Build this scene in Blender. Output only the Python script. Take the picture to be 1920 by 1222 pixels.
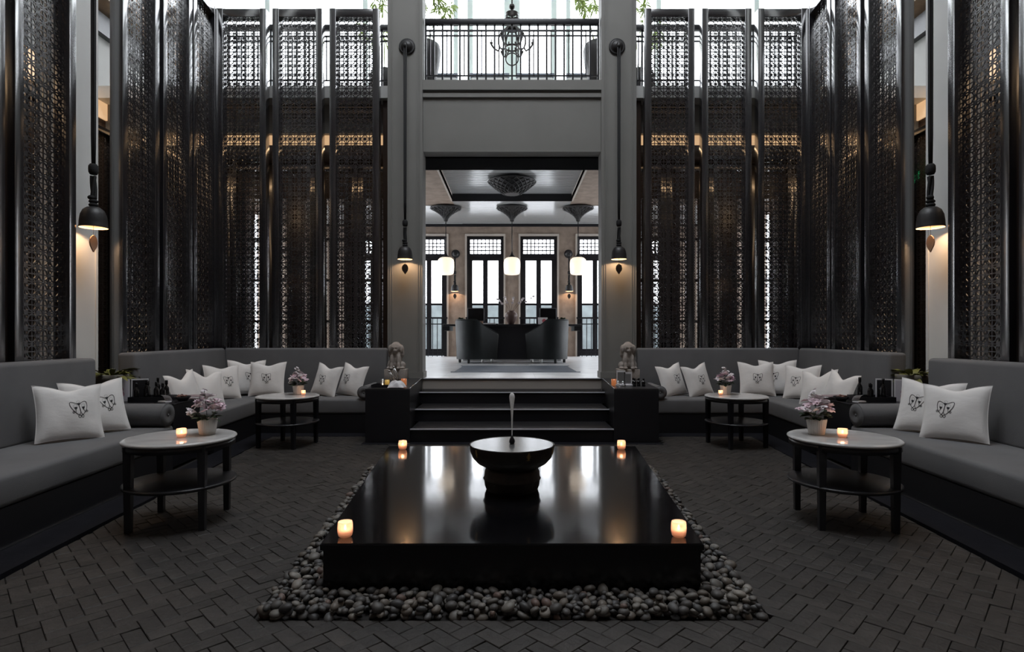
import bpy, bmesh, math, random
from mathutils import Vector, Matrix, geometry
from math import pi, sin, cos, atan, atan2, sqrt, exp, radians
random.seed(7)
for o in list(bpy.data.objects):
    bpy.data.objects.remove(o, do_unlink=True)
SC = bpy.context.scene
COL = SC.collection
F = 1067.0; CZ = 1.25; HY = 629.0
SKY = 8.0

# ---------------------------------------------------------------- camera, sky, exposure
cam_d = bpy.data.cameras.new('camera'); cam = bpy.data.objects.new('camera', cam_d); COL.objects.link(cam)
cam.location = (0, 0, CZ); cam.rotation_euler = (pi/2, 0, 0)
cam_d.sensor_fit = 'HORIZONTAL'; cam_d.sensor_width = 36.0; cam_d.lens = F/1920*36
cam_d.shift_y = (HY-611)/1920.0
cam_d.clip_start = 0.05; cam_d.clip_end = 200
SC.camera = cam
W = bpy.data.worlds.new('sky'); SC.world = W; W.use_nodes = True
bg = W.node_tree.nodes['Background']; bg.inputs[0].default_value = (0.93, 0.97, 1.03, 1); bg.inputs[1].default_value = SKY
SC.view_settings.view_transform = 'Standard'; SC.view_settings.look = 'None'
SC.view_settings.gamma = 1.0; SC.view_settings.use_curve_mapping = False
SC.view_settings.exposure = 0.0
try:
    SC.cycles.use_denoising = True
except Exception:
    pass
def portal(loc, rot, sx, sy):
    l = bpy.data.lights.new('sky_portal', 'AREA'); l.shape = 'RECTANGLE'; l.size = sx; l.size_y = sy
    l.cycles.is_portal = True
    o = bpy.data.objects.new('sky_portal', l); COL.objects.link(o); o.location = loc; o.rotation_euler = rot
SKYLIGHT = (2.05, 2.1, 6.5)        # half width, first and last depth of the unseen roof opening, sized for daylight
portal((0, (SKYLIGHT[1]+SKYLIGHT[2])/2, 10.55), (0, 0, 0), SKYLIGHT[0]*2, SKYLIGHT[2]-SKYLIGHT[1])
portal((0, 14.1, 7.6), (-pi/2, 0, 0), 12.0, 5.3)
for _s in (-1, 1): portal((_s*6.3, 14.3, 2.4), (0, _s*pi/2, 0), 3.7, 5.6)  # for the added side windows of the reception
portal((0, 17.25, 2.3), (-pi/2, 0, 0), 11.5, 3.8)

# ---------------------------------------------------------------- helpers
def P(px, py, d):
    return Vector(((px-960)*d/F, d, CZ+(HY-py)*d/F))
ANG = atan(0.075)
def front_x(d): return 2.95+0.075*(d-3.264)     # sofa fronts; the courtyard widens a little towards the back
def WP(s, d, off=0.0, z=0.0):
    return Vector((s*(front_x(d)+off), d, z))

MATS = {}
def mat(name, col, rough=0.5, metal=0.0, var=0.0, vscale=8.0, bump=0.0, bscale=40.0, spec=0.5, emit=None, estr=0.0,
        stretch=(1, 1, 1), island=0.0, coat=0.0, trans=0.0, sss=0.0, ior=1.5):
    if name in MATS: return MATS[name]
    m = bpy.data.materials.new(name); m.use_nodes = True; nt = m.node_tree; N = nt.nodes; L = nt.links
    b = N['Principled BSDF']
    b.inputs['Base Color'].default_value = (*col, 1); b.inputs['Roughness'].default_value = rough
    b.inputs['Metallic'].default_value = metal; b.inputs['Specular IOR Level'].default_value = spec
    b.inputs['IOR'].default_value = ior
    if coat: b.inputs['Coat Weight'].default_value = coat; b.inputs['Coat Roughness'].default_value = 0.12
    if trans: b.inputs['Transmission Weight'].default_value = trans
    if sss:
        b.inputs['Subsurface Weight'].default_value = sss; b.inputs['Subsurface Radius'].default_value = (.02, .015, .012)
    if emit:
        b.inputs['Emission Color'].default_value = (*emit, 1); b.inputs['Emission Strength'].default_value = estr
    if var or bump or island:
        tc = N.new('ShaderNodeTexCoord'); mp = N.new('ShaderNodeMapping'); mp.inputs['Scale'].default_value = stretch
        L.new(tc.outputs['Object'], mp.inputs['Vector'])
    col_out = None
    if var:
        n = N.new('ShaderNodeTexNoise'); n.inputs['Scale'].default_value = vscale; n.inputs['Detail'].default_value = 5
        L.new(mp.outputs[0], n.inputs['Vector'])
        r = N.new('ShaderNodeMapRange'); r.inputs[1].default_value = 0.3; r.inputs[2].default_value = 0.7
        r.inputs[3].default_value = 1-var; r.inputs[4].default_value = 1+var
        L.new(n.outputs[0], r.inputs[0])
        mx = N.new('ShaderNodeVectorMath'); mx.operation = 'SCALE'; mx.inputs[0].default_value = col
        L.new(r.outputs[0], mx.inputs['Scale']); col_out = mx.outputs[0]
    if island:
        g = N.new('ShaderNodeNewGeometry'); oi = N.new('ShaderNodeObjectInfo')
        a = N.new('ShaderNodeMath'); a.operation = 'ADD'; L.new(g.outputs['Random Per Island'], a.inputs[0]); L.new(oi.outputs['Random'], a.inputs[1])
        fr = N.new('ShaderNodeMath'); fr.operation = 'FRACT'; L.new(a.outputs[0], fr.inputs[0])
        r2 = N.new('ShaderNodeMapRange'); r2.inputs[3].default_value = 1-island; r2.inputs[4].default_value = 1+island
        L.new(fr.outputs[0], r2.inputs[0])
        mx2 = N.new('ShaderNodeVectorMath'); mx2.operation = 'SCALE'
        if col_out: L.new(col_out, mx2.inputs[0])
        else: mx2.inputs[0].default_value = col
        L.new(r2.outputs[0], mx2.inputs['Scale']); col_out = mx2.outputs[0]
    if col_out: L.new(col_out, b.inputs['Base Color'])
    if bump:
        n = N.new('ShaderNodeTexNoise'); n.inputs['Scale'].default_value = bscale; n.inputs['Detail'].default_value = 6
        L.new(mp.outputs[0], n.inputs['Vector'])
        bp = N.new('ShaderNodeBump'); bp.inputs['Strength'].default_value = bump; bp.inputs['Distance'].default_value = 0.01
        L.new(n.outputs[0], bp.inputs['Height']); L.new(bp.outputs[0], b.inputs['Normal'])
    MATS[name] = m
    return m
def mix_clear(name, col, clear, rough=0.05, translucent=False, tint=(1, 1, 1)):
    """a thin see-through sheet: mostly clear, a little gloss (window glass) or a little white (water spray)"""
    if name in MATS: return MATS[name]
    m = bpy.data.materials.new(name); m.use_nodes = True; nt = m.node_tree; N = nt.nodes; L = nt.links
    out = N['Material Output']; N.remove(N['Principled BSDF'])
    t = N.new('ShaderNodeBsdfTransparent'); t.inputs[0].default_value = (*col, 1)
    if translucent:
        g = N.new('ShaderNodeAddShader'); d1 = N.new('ShaderNodeBsdfDiffuse'); d2 = N.new('ShaderNodeBsdfTranslucent')
        d1.inputs[0].default_value = (.6*tint[0], .6*tint[1], .6*tint[2], 1); d2.inputs[0].default_value = (.4*tint[0], .4*tint[1], .4*tint[2], 1)
        L.new(d1.outputs[0], g.inputs[0]); L.new(d2.outputs[0], g.inputs[1])
    else:
        g = N.new('ShaderNodeBsdfGlossy'); g.inputs['Roughness'].default_value = rough
    mx = N.new('ShaderNodeMixShader'); mx.inputs[0].default_value = 1-clear
    L.new(t.outputs[0], mx.inputs[1]); L.new(g.outputs[0], mx.inputs[2]); L.new(mx.outputs[0], out.inputs[0])
    MATS[name] = m
    return m

class MB:
    def __init__(s): s.v = []; s.f = []; s.sm = []
    def add(s, vs, fs, smooth=False):
        b = len(s.v); s.v += [tuple(v) for v in vs]
        for f in fs: s.f.append(tuple(i+b for i in f)); s.sm.append(smooth)
        return s
    def box(s, x0, x1, y0, y1, z0, z1, rot=None, bev=0.0):
        if x0 > x1: x0, x1 = x1, x0
        if bev > 0: return s.rbox(x0, x1, y0, y1, z0, z1, bev)
        vs = [(x, y, z) for z in (z0, z1) for y in (y0, y1) for x in (x0, x1)]
        return s.add(vs, [(0, 2, 3, 1), (4, 5, 7, 6), (0, 1, 5, 4), (2, 6, 7, 3), (0, 4, 6, 2), (1, 3, 7, 5)])
    def rbox(s, x0, x1, y0, y1, z0, z1, b, seg=3):
        bm = bmesh.new(); bmesh.ops.create_cube(bm, size=1)
        for v in bm.verts:
            v.co = Vector(((x0+x1)/2+v.co.x*(x1-x0), (y0+y1)/2+v.co.y*(y1-y0), (z0+z1)/2+v.co.z*(z1-z0)))
        bmesh.ops.bevel(bm, geom=bm.edges[:], offset=b, segments=seg, profile=0.5, affect='EDGES')
        bm.verts.index_update()
        s.add([v.co[:] for v in bm.verts], [[v.index for v in f.verts] for f in bm.faces], True); bm.free()
        return s
    def lathe(s, prof, n=24, c=(0, 0, 0), smooth=True, wob=0.0, rnd=None):
        vs = []; fs = []; k = len(prof)
        for r, z in prof:
            for i in range(n):
                a = 2*pi*i/n; rr = r*(1+(wob*cos(a*rnd) if wob else 0))
                vs.append((c[0]+rr*cos(a), c[1]+rr*sin(a), c[2]+z))
        for j in range(k-1):
            for i in range(n):
                i2 = (i+1) % n
                fs.append((j*n+i, j*n+i2, (j+1)*n+i2, (j+1)*n+i))
        s.add(vs, fs, smooth)
        if prof[0][0] > 1e-4: s.add([], [])
        return s
    def disc(s, r, z, n=24, c=(0, 0), up=True):
        vs = [(c[0]+r*cos(2*pi*i/n), c[1]+r*sin(2*pi*i/n), z) for i in range(n)]
        return s.add(vs, [tuple(range(n)) if up else tuple(reversed(range(n)))])
    def cyl(s, r, z0, z1, n=20, c=(0, 0), r2=None):
        r2 = r if r2 is None else r2
        s.lathe([(r, z0), (r2, z1)], n, (c[0], c[1], 0)); s.disc(r, z0, n, c, False); s.disc(r2, z1, n, c, True)
        return s
    def tube(s, pts, r, n=8, closed=False, cap=True):
        pts = [Vector(p) for p in pts]; m = len(pts); rs = r if isinstance(r, (list, tuple)) else [r]*m
        vs = []; fs = []; prev = None
        for i, p in enumerate(pts):
            if closed: t = pts[(i+1) % m]-pts[i-1]
            else: t = pts[min(i+1, m-1)]-pts[max(i-1, 0)]
            if t.length < 1e-9: t = Vector((0, 0, 1))
            t.normalize()
            if prev is None:
                a = Vector((0, 0, 1)) if abs(t.z) < 0.9 else Vector((1, 0, 0))
                u = t.cross(a).normalized()
            else:
                u = prev-t*prev.dot(t)
                if u.length < 1e-6: u = t.orthogonal()
                u.normalize()
            w = t.cross(u); prev = u
            for k in range(n):
                a = 2*pi*k/n
                vs.append(p+u*(rs[i]*cos(a))+w*(rs[i]*sin(a)))
        rng = m if closed else m-1
        for i in range(rng):
            j = (i+1) % m
            for k in range(n):
                k2 = (k+1) % n
                fs.append((i*n+k, i*n+k2, j*n+k2, j*n+k))
        if cap and not closed:
            fs.append(tuple(reversed(range(n)))); fs.append(tuple((m-1)*n+k for k in range(n)))
        return s.add(vs, fs, True)
    def prism(s, poly, z0, z1, inset=0.0):
        n = len(poly)
        vs = [(x, y, z0) for x, y in poly]+[(x, y, z1) for x, y in poly]
        fs = [tuple(reversed(range(n))), tuple(range(n, 2*n))]+[(i, (i+1) % n, n+(i+1) % n, n+i) for i in range(n)]
        return s.add(vs, fs)
    def xform(s, M, start=0):
        for i in range(start, len(s.v)): s.v[i] = tuple(M @ Vector(s.v[i]))
        return s
    def sphere(s, c, r, n=12, m=8, sc=(1, 1, 1)):
        prof = [(max(1e-5, r*sin(pi*j/m)), -r*cos(pi*j/m)) for j in range(m+1)]
        st = len(s.v); s.lathe(prof, n)
        for i in range(st, len(s.v)):
            v = s.v[i]; s.v[i] = (c[0]+v[0]*sc[0], c[1]+v[1]*sc[1], c[2]+v[2]*sc[2])
        return s
    def mesh(s, name):
        me = bpy.data.meshes.new(name); me.from_pydata(s.v, [], s.f)
        me.polygons.foreach_set('use_smooth', s.sm); me.validate(); me.update()
        return me
def put(name, me, m=None, parent=None, loc=None, rz=0.0):
    o = bpy.data.objects.new(name, me); COL.objects.link(o)
    if m is not None and me is not None and not me.materials: me.materials.append(m)
    if parent is not None: o.parent = parent
    if loc is not None: o.location = loc
    if rz: o.rotation_euler = (0, 0, rz)
    return o
def part(name, mb, m, parent=None, loc=None, rz=0.0, sharp=None):
    me = mb.mesh(name) if isinstance(mb, MB) else mb
    o = put(name, me, m, parent, loc, rz)
    return o
def thing(name, label, cat, loc=(0, 0, 0), rz=0.0, group=None):
    o = bpy.data.objects.new(name, None); COL.objects.link(o); o.empty_display_size = 0.1
    o.location = loc; o.rotation_euler = (0, 0, rz); o['label'] = label; o['category'] = cat
    if group: o['group'] = group
    return o
def tag(o, label, cat, group=None):
    o['label'] = label; o['category'] = cat
    if group: o['group'] = group
    return o
def struct(name, mb, m, parent=None):
    o = part(name, mb, m, parent)
    if parent is None: o['kind'] = 'structure'
    return o
def struct_root(name):
    o = bpy.data.objects.new(name, None); COL.objects.link(o); o['kind'] = 'structure'; return o
SIDE = {-1: 'left', 1: 'right'}

# ---------------------------------------------------------------- materials
m_black = mat('black_lacquer', (.010, .010, .013), .35, bump=.06, bscale=30)
m_screen = mat('dark_screen_paint', (.012, .012, .0155), .20, spec=.9, coat=1.0, ior=1.9, bump=.012, bscale=14, stretch=(6, 6, .5))
m_brown = mat('brown_wood', (.050, .028, .018), .45, var=.3, vscale=5, stretch=(6, 6, .4))
m_wall = mat('grey_paint', (.235, .23, .215), .6, var=.05, vscale=2)
m_white = mat('white_plaster', (.78, .78, .76), .7, var=.04, vscale=2)
m_fabric = mat('grey_upholstery', (.155, .155, .158), .85, bump=.25, bscale=260, var=.08, vscale=3, spec=.25)
m_pillow = mat('white_linen', (.84, .82, .80), .9, bump=.22, bscale=16, stretch=(1, 1, 2.2), spec=.2)
m_ink = mat('black_embroidery', (.012, .012, .014), .7)
m_inkthin = mat('grey_embroidery', (.25, .25, .25), .8)
m_plinthb = mat('plinth_black', (.006, .006, .008), .5)
m_brick = mat('floor_brick', (.026, .0225, .020), .62, var=.35, vscale=9, bump=.5, bscale=30, island=.30)
m_mortar = mat('dark_mortar', (.012, .010, .009), .9)
m_border = mat('dark_border_stone', (.009, .009, .012), .8, spec=.12, var=.2, vscale=10, bump=.15, bscale=60)
m_pool = mat('black_granite', (.006, .006, .007), .22, var=.3, vscale=60)
m_water = mat('pool_water', (.004, .004, .005), .10, ior=2.0, bump=.035, bscale=5)
m_bowlwater = mat('bowl_water', (.10, .10, .10), .24, ior=1.45, bump=.03, bscale=6)
m_bronze = mat('dark_bronze', (.030, .026, .023), .42, metal=.6, bump=.3, bscale=70, var=.3, vscale=25)
m_gold = mat('rubbed_gold', (.5, .33, .12), .35, metal=1)
m_marble = mat('white_marble', (.56, .55, .54), .12, var=.16, vscale=4, stretch=(1, 4, 1))
m_stonefloor = mat('pale_floor_stone', (.78, .80, .82), .34, var=.12, vscale=3)
m_jet = mix_clear('water_spray', (1, 1, 1), .22, translucent=True)
m_glass = mix_clear('window_glass', (1, 1, 1), .93, .02)
m_cup = mix_clear('candle_glass', (1.0, .88, .80), .50, translucent=True, tint=(1, .80, .70))
m_drinkglass = mix_clear('clear_glass', (1, 1, 1), .80, .05)
m_wax = mat('candle_wax', (.9, .70, .55), .5, sss=.3, emit=(1, .60, .34), estr=.55)
m_flame = mat('flame', (1, .7, .3), .5, emit=(1, .74, .45), estr=16)
m_bulb = mat('warm_bulb', (1, .8, .6), .5, emit=(1, .66, .36), estr=12)
m_shade_in = mat('pale_shade_lining', (.75, .62, .48), .6)
m_globe = mat('opal_globe', (.9, .85, .78), .3, emit=(1, .80, .60), estr=1.0)
m_cove = mat('cove_diffuser', (.9, .7, .5), .6, emit=(1, .62, .33), estr=.62)
m_rope = mat('black_rope', (.010, .010, .011), .8, bump=.6, bscale=150)
m_bell = mat('charcoal_bell', (.020, .019, .020), .45, bump=.08, bscale=40)
m_leafwood = mat('dark_leaf', (.020, .018, .017), .5)
m_leafwarm = mat('tan_leaf', (.42, .28, .20), .6)
m_petal = mat('pink_petal', (.80, .62, .69), .6, island=.2, sss=.1)
m_petalw = mat('white_petal', (.80, .74, .76), .6, island=.1)
m_leaf = mat('dark_green_leaf', (.025, .05, .018), .5, island=.4)
m_fern = mat('yellow_green_leaf', (.13, .13, .03), .5, island=.4)
m_bamboo = mat('bright_leaf', (.32, .42, .10), .5, island=.4)
m_potw = mat('white_ribbed_pot', (.70, .68, .65), .4)
m_potg = mat('grey_planter', (.16, .15, .13), .8, var=.15, vscale=10)
m_statue = mat('weathered_stone', (.34, .30, .27), .9, var=.2, vscale=12, bump=.4, bscale=40)
m_steel = mat('steel', (.6, .6, .6), .2, metal=1)
m_leather = mat('dark_green_leather', (.026, .031, .033), .5, spec=.3, var=.2, vscale=3, bump=.08, bscale=60)
m_plaster = mat('brown_plaster_wall', (.29, .225, .18), .8, var=.2, vscale=5, bump=.3, bscale=12)
m_archit = mat('pale_architrave', (.5, .45, .4), .6)
m_paleframe = mat('pale_green_frame', (.72, .82, .80), .6)
m_rug = mat('blue_grey_rug', (.10, .13, .18), .6, var=.2, vscale=30)
m_ceilg = mat('grey_ceiling_board', (.42, .43, .43), .22, bump=.04, bscale=10)
m_pinkpic = mat('pink_print', (.45, .22, .30), .5)
m_paper = mat('white_paper', (.75, .74, .76), .6)
m_bottle = mat('black_bottle', (.006, .006, .007), .12, coat=.3)
m_yellow = mat('yellow_glass', (.85, .55, .12), .15, emit=(1, .6, .15), estr=.12)
m_redglass = mat('amber_glass', (.35, .10, .05), .15, emit=(1, .35, .12), estr=.25)
m_vase = mat('brown_vase', (.12, .075, .065), .4)
m_screenoff = mat('dark_monitor', (.006, .006, .008), .12)
m_hedge = mat('dark_hedge', (.020, .035, .016), .9, var=.5, vscale=6)
m_woodwarm = mat('warm_wood_slats', (.22, .14, .08), .5, var=.2, vscale=6)
m_towel = mat('mauve_magazine', (.30, .23, .24), .7)
m_green = mat('green_sign', (.0, .3, .1), .5, emit=(.05, .9, .3), estr=1.0)

# ---------------------------------------------------------------- shell of the building
RX = 7.2
mb = MB(); mb.box(-RX, RX, -3.2, 11.2, -.14, -.03); floor = struct('floor', mb, m_mortar)
mb = MB(); mb.box(-6.1, 6.1, 11.3, 17.3, -.02, .6).box(-1.8, 1.8, 8.62, 11.3, -.02, .6)
struct('floor_reception_base', mb, m_plinthb)
# reception floor, pale polished slabs
recf = struct_root('floor_reception')
for i in range(17):
    for j in range(14):
        x0 = -5.95+.7*i; y0 = 8.33+.64*j
        if y0 < 11.2 and abs(x0+.35) > 1.5: continue
        slab = MB().box(x0+.001, x0+.699, y0+.001, min(y0+.639, 17.3), .60, .628-.0004*((i*7+j*3) % 3))
        part('tile', slab, m_stonefloor, recf)
# outer walls, and an unseen roof added to limit the daylight
for s in (-1, 1):
    struct('wall_'+SIDE[s], MB().box(s*RX, s*(RX+.2), -3.2, 11.2, 0, 10.6).box(s*RX, s*(RX+.2), 11.2, 14.3, 4.6, 10.6), m_wall)
struct('wall_rear', MB().box(-RX, RX, -3.4, -3.2, 0, 10.6), m_brown)  # unseen wall, given dark wood to cut reflections in the screens
a, y0, y1 = SKYLIGHT
struct('ceiling', MB().box(-RX-.2, -a, -3.4, 14.3, 10.6, 10.8).box(a, RX+.2, -3.4, 14.3, 10.6, 10.8)
       .box(-a, a, -3.4, y0, 10.6, 10.8).box(-a, a, y1, 14.3, 10.6, 10.8), m_white)
# gallery slab, with the fascia band and moulding over the reception opening
struct('floor_gallery', MB().box(-RX, RX, 8.5, 14.3, 4.80, 4.98), m_white)
struct('trim_1', MB().box(-1.31, 1.31, 8.31, 8.5, 4.84, 4.985), m_wall)
struct('trim_2', MB().box(-1.31, 1.31, 8.33, 8.5, 4.74, 4.80), m_wall)
struct('beam_lintel', MB().box(-1.31, 1.31, 8.36, 8.62, 3.95, 4.84), m_wall)
struct('beam_shaded', MB().box(-1.82, 1.82, 8.60, 9.22, 3.93, 4.80), mat('shade_black', (.004, .004, .005), .95, spec=.05))  # unlit underside of the thick lintel, its shade put into the black
for s in (-1, 1):
    # lintel behind the lattice screens
    struct('beam_'+SIDE[s], MB().box(s*1.85, s*RX, 8.75, 9.0, 4.36, 4.98), m_wall)
    cv = part('cove_light', MB().box(s*1.86, s*5.6, 8.83, 8.97, 4.25, 4.355), m_cove)
    tag(cv, 'warm lit cove strip behind the %s back wall screens' % SIDE[s], 'light')
    # pillar beside the opening, with raised panel mouldings
    pr = struct_root('pillar_'+SIDE[s])
    part('shaft', MB().box(s*1.305, s*1.815, 8.30, 8.60, 0, 10.6), m_wall, pr)
    for xx in (1.345, 1.375, 1.745, 1.775):
        part('moulding', MB().box(s*(xx-.006), s*(xx+.006), 8.290, 8.302, .72, 10.5), m_wall, pr)
    part('base', MB().box(s*1.29, s*1.83, 8.285, 8.6, .62, .72), m_wall, pr)
    # column between the side screens
    pc = struct_root('column_'+SIDE[s])
    part('shaft', MB().box(s*4.25, s*4.65, 5.54, 5.845, 0, 10.6), m_white, pc)
    part('moulding', MB().box(s*4.238, s*4.252, 5.80, 5.815, .1, 10.5), m_white, pc)
# gallery window wall
gw = struct_root('window_1')
posts = [(-.19, .19)]
for c, w in ((1.03, .13), (1.38, .10), (3.6, .12), (6.0, .12)):
    posts += [(c-w/2, c+w/2), (-c-w/2, -c+w/2)]
for a0, a1 in sorted(posts):
    part('post', MB().box(a0, a1, 13.95, 14.12, 4.98, 10.6), m_paleframe, gw)
for z0 in (4.98, 10.45):
    part('rail', MB().box(-RX, RX, 13.97, 14.1, z0, z0+.12), m_paleframe, gw)
ps = sorted(posts)
for (a0, a1), (b0, b1) in zip(ps[:-1], ps[1:]):
    part('pane', MB().box(a1, b0, 14.03, 14.04, 5.1, 10.45), m_glass, gw)
# rear wall of the passage behind the back screens, with dark framed openings
for s in (-1, 1):
    r = struct_root('wall_passage_'+SIDE[s])
    ops = [(2.15, 2.95), (3.25, 4.05), (4.35, 5.15), (5.35, 5.95)]
    xs = [1.85]+[v for o_ in ops for v in o_]+[RX]
    for i in range(0, len(xs), 2):
        part('panel', MB().box(s*xs[i], s*xs[i+1], 11.0, 11.2, 0, 4.8), m_brown, r)
    for o0, o1 in ops:
        part('panel', MB().box(s*o0, s*o1, 11.0, 11.2, 3.9, 4.8), m_brown, r)
        part('panel', MB().box(s*o0, s*o1, 11.0, 11.2, 0, .7), m_brown, r)
        part('mullion', MB().box(s*((o0+o1)/2-.03), s*((o0+o1)/2+.03), 11.06, 11.14, .7, 3.9), m_black, r)
        for zz in (1.5, 2.3, 3.1): part('mullion', MB().box(s*o0, s*o1, 11.06, 11.14, zz, zz+.05), m_black, r)
        part('pane', MB().box(s*o0, s*o1, 11.1, 11.105, .7, 3.9), m_glass, r)
    # reception side wall closes the passage; unseen windows added to brighten the room
    rw = struct_root('wall_reception_'+SIDE[s])
    part('panel', MB().box(s*6.1, s*6.25, 11.2, 17.3, 4.2, 4.8), m_plaster, rw)
    for q in range(5):
        part('panel', MB().box(s*6.1, s*6.25, 11.2+1.4*q, min(11.2+1.4*q+.35, 17.3), 0, 4.2), m_plaster, rw)
    for q in range(4):
        y_ = 11.55+1.4*q
        part('mullion', MB().box(s*6.15, s*6.2, y_+.50, y_+.55, .63, 4.2), m_black, rw)
        part('mullion', MB().box(s*6.15, s*6.2, y_, y_+1.05, 3.5, 3.56), m_black, rw)
        part('pane', MB().box(s*6.17, s*6.175, y_, y_+1.05, .63, 4.2), m_glass, rw)
    struct('wall_return_'+SIDE[s], MB().box(s*1.83, s*1.95, 8.6, 11.0, 0, 4.8), m_brown)
    # side passage: outer wall with a warm cove and dark timber above
    ow = struct_root('wall_side_passage_'+SIDE[s])
    part('panel', MB().box(s*6.25, s*6.35, -1, 10.9, 0, 4.55), m_brown, ow)
    part('panel', MB().box(s*6.2, s*6.35, -1, 10.9, 4.95, 5.75), m_wall, ow)
    part('beam', MB().box(s*6.1, s*6.35, -1, 10.9, 5.75, 6.05), m_black, ow)
    for k in range(7):
        part('slat', MB().box(s*(5.9+.0*k), s*6.3, -1, 10.9, 6.15+.16*k, 6.25+.16*k), m_woodwarm, ow)
    cv = part('cove_light', MB().box(s*6.22, s*6.3, -1, 10.9, 4.55, 4.95), m_cove)
    tag(cv, 'warm lit cove band high along the %s side passage' % SIDE[s], 'light')

for s in (-1, 1):
    for nm, loc, sx, sy, en in (('cove_wash', (s*6.05, 5.0, 4.5), .15, 10.0, 13), ('cove_wash', (s*3.7, 8.98, 4.2), 3.4, .08, 4)):
        l = bpy.data.lights.new(nm, 'AREA'); l.shape = 'RECTANGLE'; l.size = sx; l.size_y = sy; l.energy = en; l.color = (1, .66, .36)
        lo = bpy.data.objects.new(nm, l); COL.objects.link(lo); lo.location = loc
# reception room shell
ch = struct_root('ceiling_reception')
cz = 4.58
part('soffit', MB().box(-6.1, -1.47, 9.2, 17.3, cz, cz+.1), m_plaster, ch)
part('soffit', MB().box(1.47, 6.1, 9.2, 17.3, cz, cz+.1), m_plaster, ch)
for k in range(22):
    y = 14.0+.15*k
    part('board', MB().box(-1.47, 1.47, y+.004, y+.146, cz-.004, cz+.05), m_ceilg, ch)
for s in (-1, 1):
    for k in range(18):
        y = 14.55+.15*k
        part('board', MB().box(s*1.47, s*6.1, y+.004, y+.146, cz-.012, cz-.002), m_ceilg, ch)
    part('coffer_side', MB().box(s*1.47, s*1.50, 9.2, 14.0, cz-.03, cz+.2), m_archit, ch)
part('coffer_back', MB().box(-1.47, 1.47, 13.97, 14.0, cz-.03, cz+.15), m_black, ch)
for k in range(24):
    y = 10.4+.15*k
    part('board', MB().box(-1.47, 1.47, y+.010, y+.140, cz+.15, cz+.19), m_ceilg, ch)
part('board', MB().box(-6.1, 6.1, 9.2, 17.3, cz+.34, cz+.38), m_ceilg, ch)
bw = struct_root('wall_back')
wins = [(-4.735, -3.635), (-3.04, -1.945), (-1.35, -.25), (.25, 1.35), (1.945, 3.04), (3.635, 4.735)]
zt = 4.22
xs = [-6.1]+[v for w in wins for v in w]+[6.1]
for i in range(0, len(xs), 2):
    part('panel', MB().box(xs[i], xs[i+1], 17.0, 17.3, .6, 4.7), m_plaster, bw)
for a0, a1 in wins:
    part('panel', MB().box(a0, a1, 17.0, 17.3, zt, 4.7), m_plaster, bw)
struct('trim_3', MB().box(-6.1, 6.1, 16.93, 17.0, 4.50, 4.58), m_black)
for k, (a0, a1) in enumerate(wins):
    w = struct_root('window_%d' % (k+2))
    aw = part('architrave', MB().box(a0-.05, a0, 16.95, 17.02, .62, zt+.06).box(a1, a1+.05, 16.95, 17.02, .62, zt+.06).box(a0, a1, 16.95, 17.02, zt, zt+.06), m_archit, w)
    fr = MB().box(a0, a0+.09, 17.06, 17.2, .62, zt).box(a1-.09, a1, 17.06, 17.2, .62, zt).box(a0+.09, a1-.09, 17.06, 17.2, zt-.09, zt)
    fr.box(a0+.09, a1-.09, 17.06, 17.2, 3.56, 3.70)
    part('frame', fr, m_black, w)
    cx = (a0+a1)/2
    for b0, b1 in ((a0+.09, cx), (cx, a1-.09)):
        lf = MB().box(b0, b0+.07, 17.08, 17.16, .66, 3.56).box(b1-.07, b1, 17.08, 17.16, .66, 3.56)
        for z0, z1 in ((.66, .85), (2.16, 2.22), (3.50, 3.56)): lf.box(b0+.07, b1-.07, 17.08, 17.16, z0, z1)
        l = part('casement', lf, m_black, w)
        part('pane', MB().box(b0+.07, b1-.07, 17.115, 17.121, 2.22, 3.50), m_glass, l)
        part('pane', MB().box(b0+.07, b1-.07, 17.115, 17.121, .85, 2.16), m_glass, l)
    gx = MB()
    for i in range(1, 8): x = a0+.09+(a1-a0-.18)*i/8; gx.box(x-.014, x+.014, 17.10, 17.14, 3.70, zt-.09)
    for i in range(1, 4): z = 3.70+(zt-.09-3.70)*i/4; gx.box(a0+.09, a1-.09, 17.10, 17.14, z-.014, z+.014)
    part('transom_grid', gx, m_black, w)
    part('pane', MB().box(a0+.09, a1-.09, 17.118, 17.122, 3.70, zt-.09), m_glass, w)
    # iron rail in front of the tall doors
    if k in (0, 5): continue
    rl = thing('window_railing', 'black iron railing across the %s reception window' % ('far left', 'outer left', 'inner left', 'inner right', 'outer right', 'far right')[k], 'railing', (cx, 16.9, .628))
    part('handrail', MB().box(a0-cx-.03, a1-cx+.03, -.03, .03, 1.12, 1.17), m_black, rl)
    for zz in (.12, .95): part('rail', MB().box(a0-cx, a1-cx, -.01, .01, zz, zz+.03), m_black, rl)
    for i in range(9):
        x = (a0-cx)+(a1-a0)*(i+.0)/8
        part('baluster', MB().box(x-.010, x+.010, -.01, .01, 0, 1.12), m_black, rl)
# outside the reception: pale parapet and dark planting
struct('wall_parapet', MB().box(-6, 6, 20.0, 20.2, 0, 2.38), mat('parapet_render', (.30, .36, .38), .8, var=.2, vscale=3))
struct('ground_terrace', MB().box(-9, 9, 11.2, 26, -.3, -.02).box(-4.4, 4.4, 17.3, 20, .3, .6), m_border)
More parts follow.
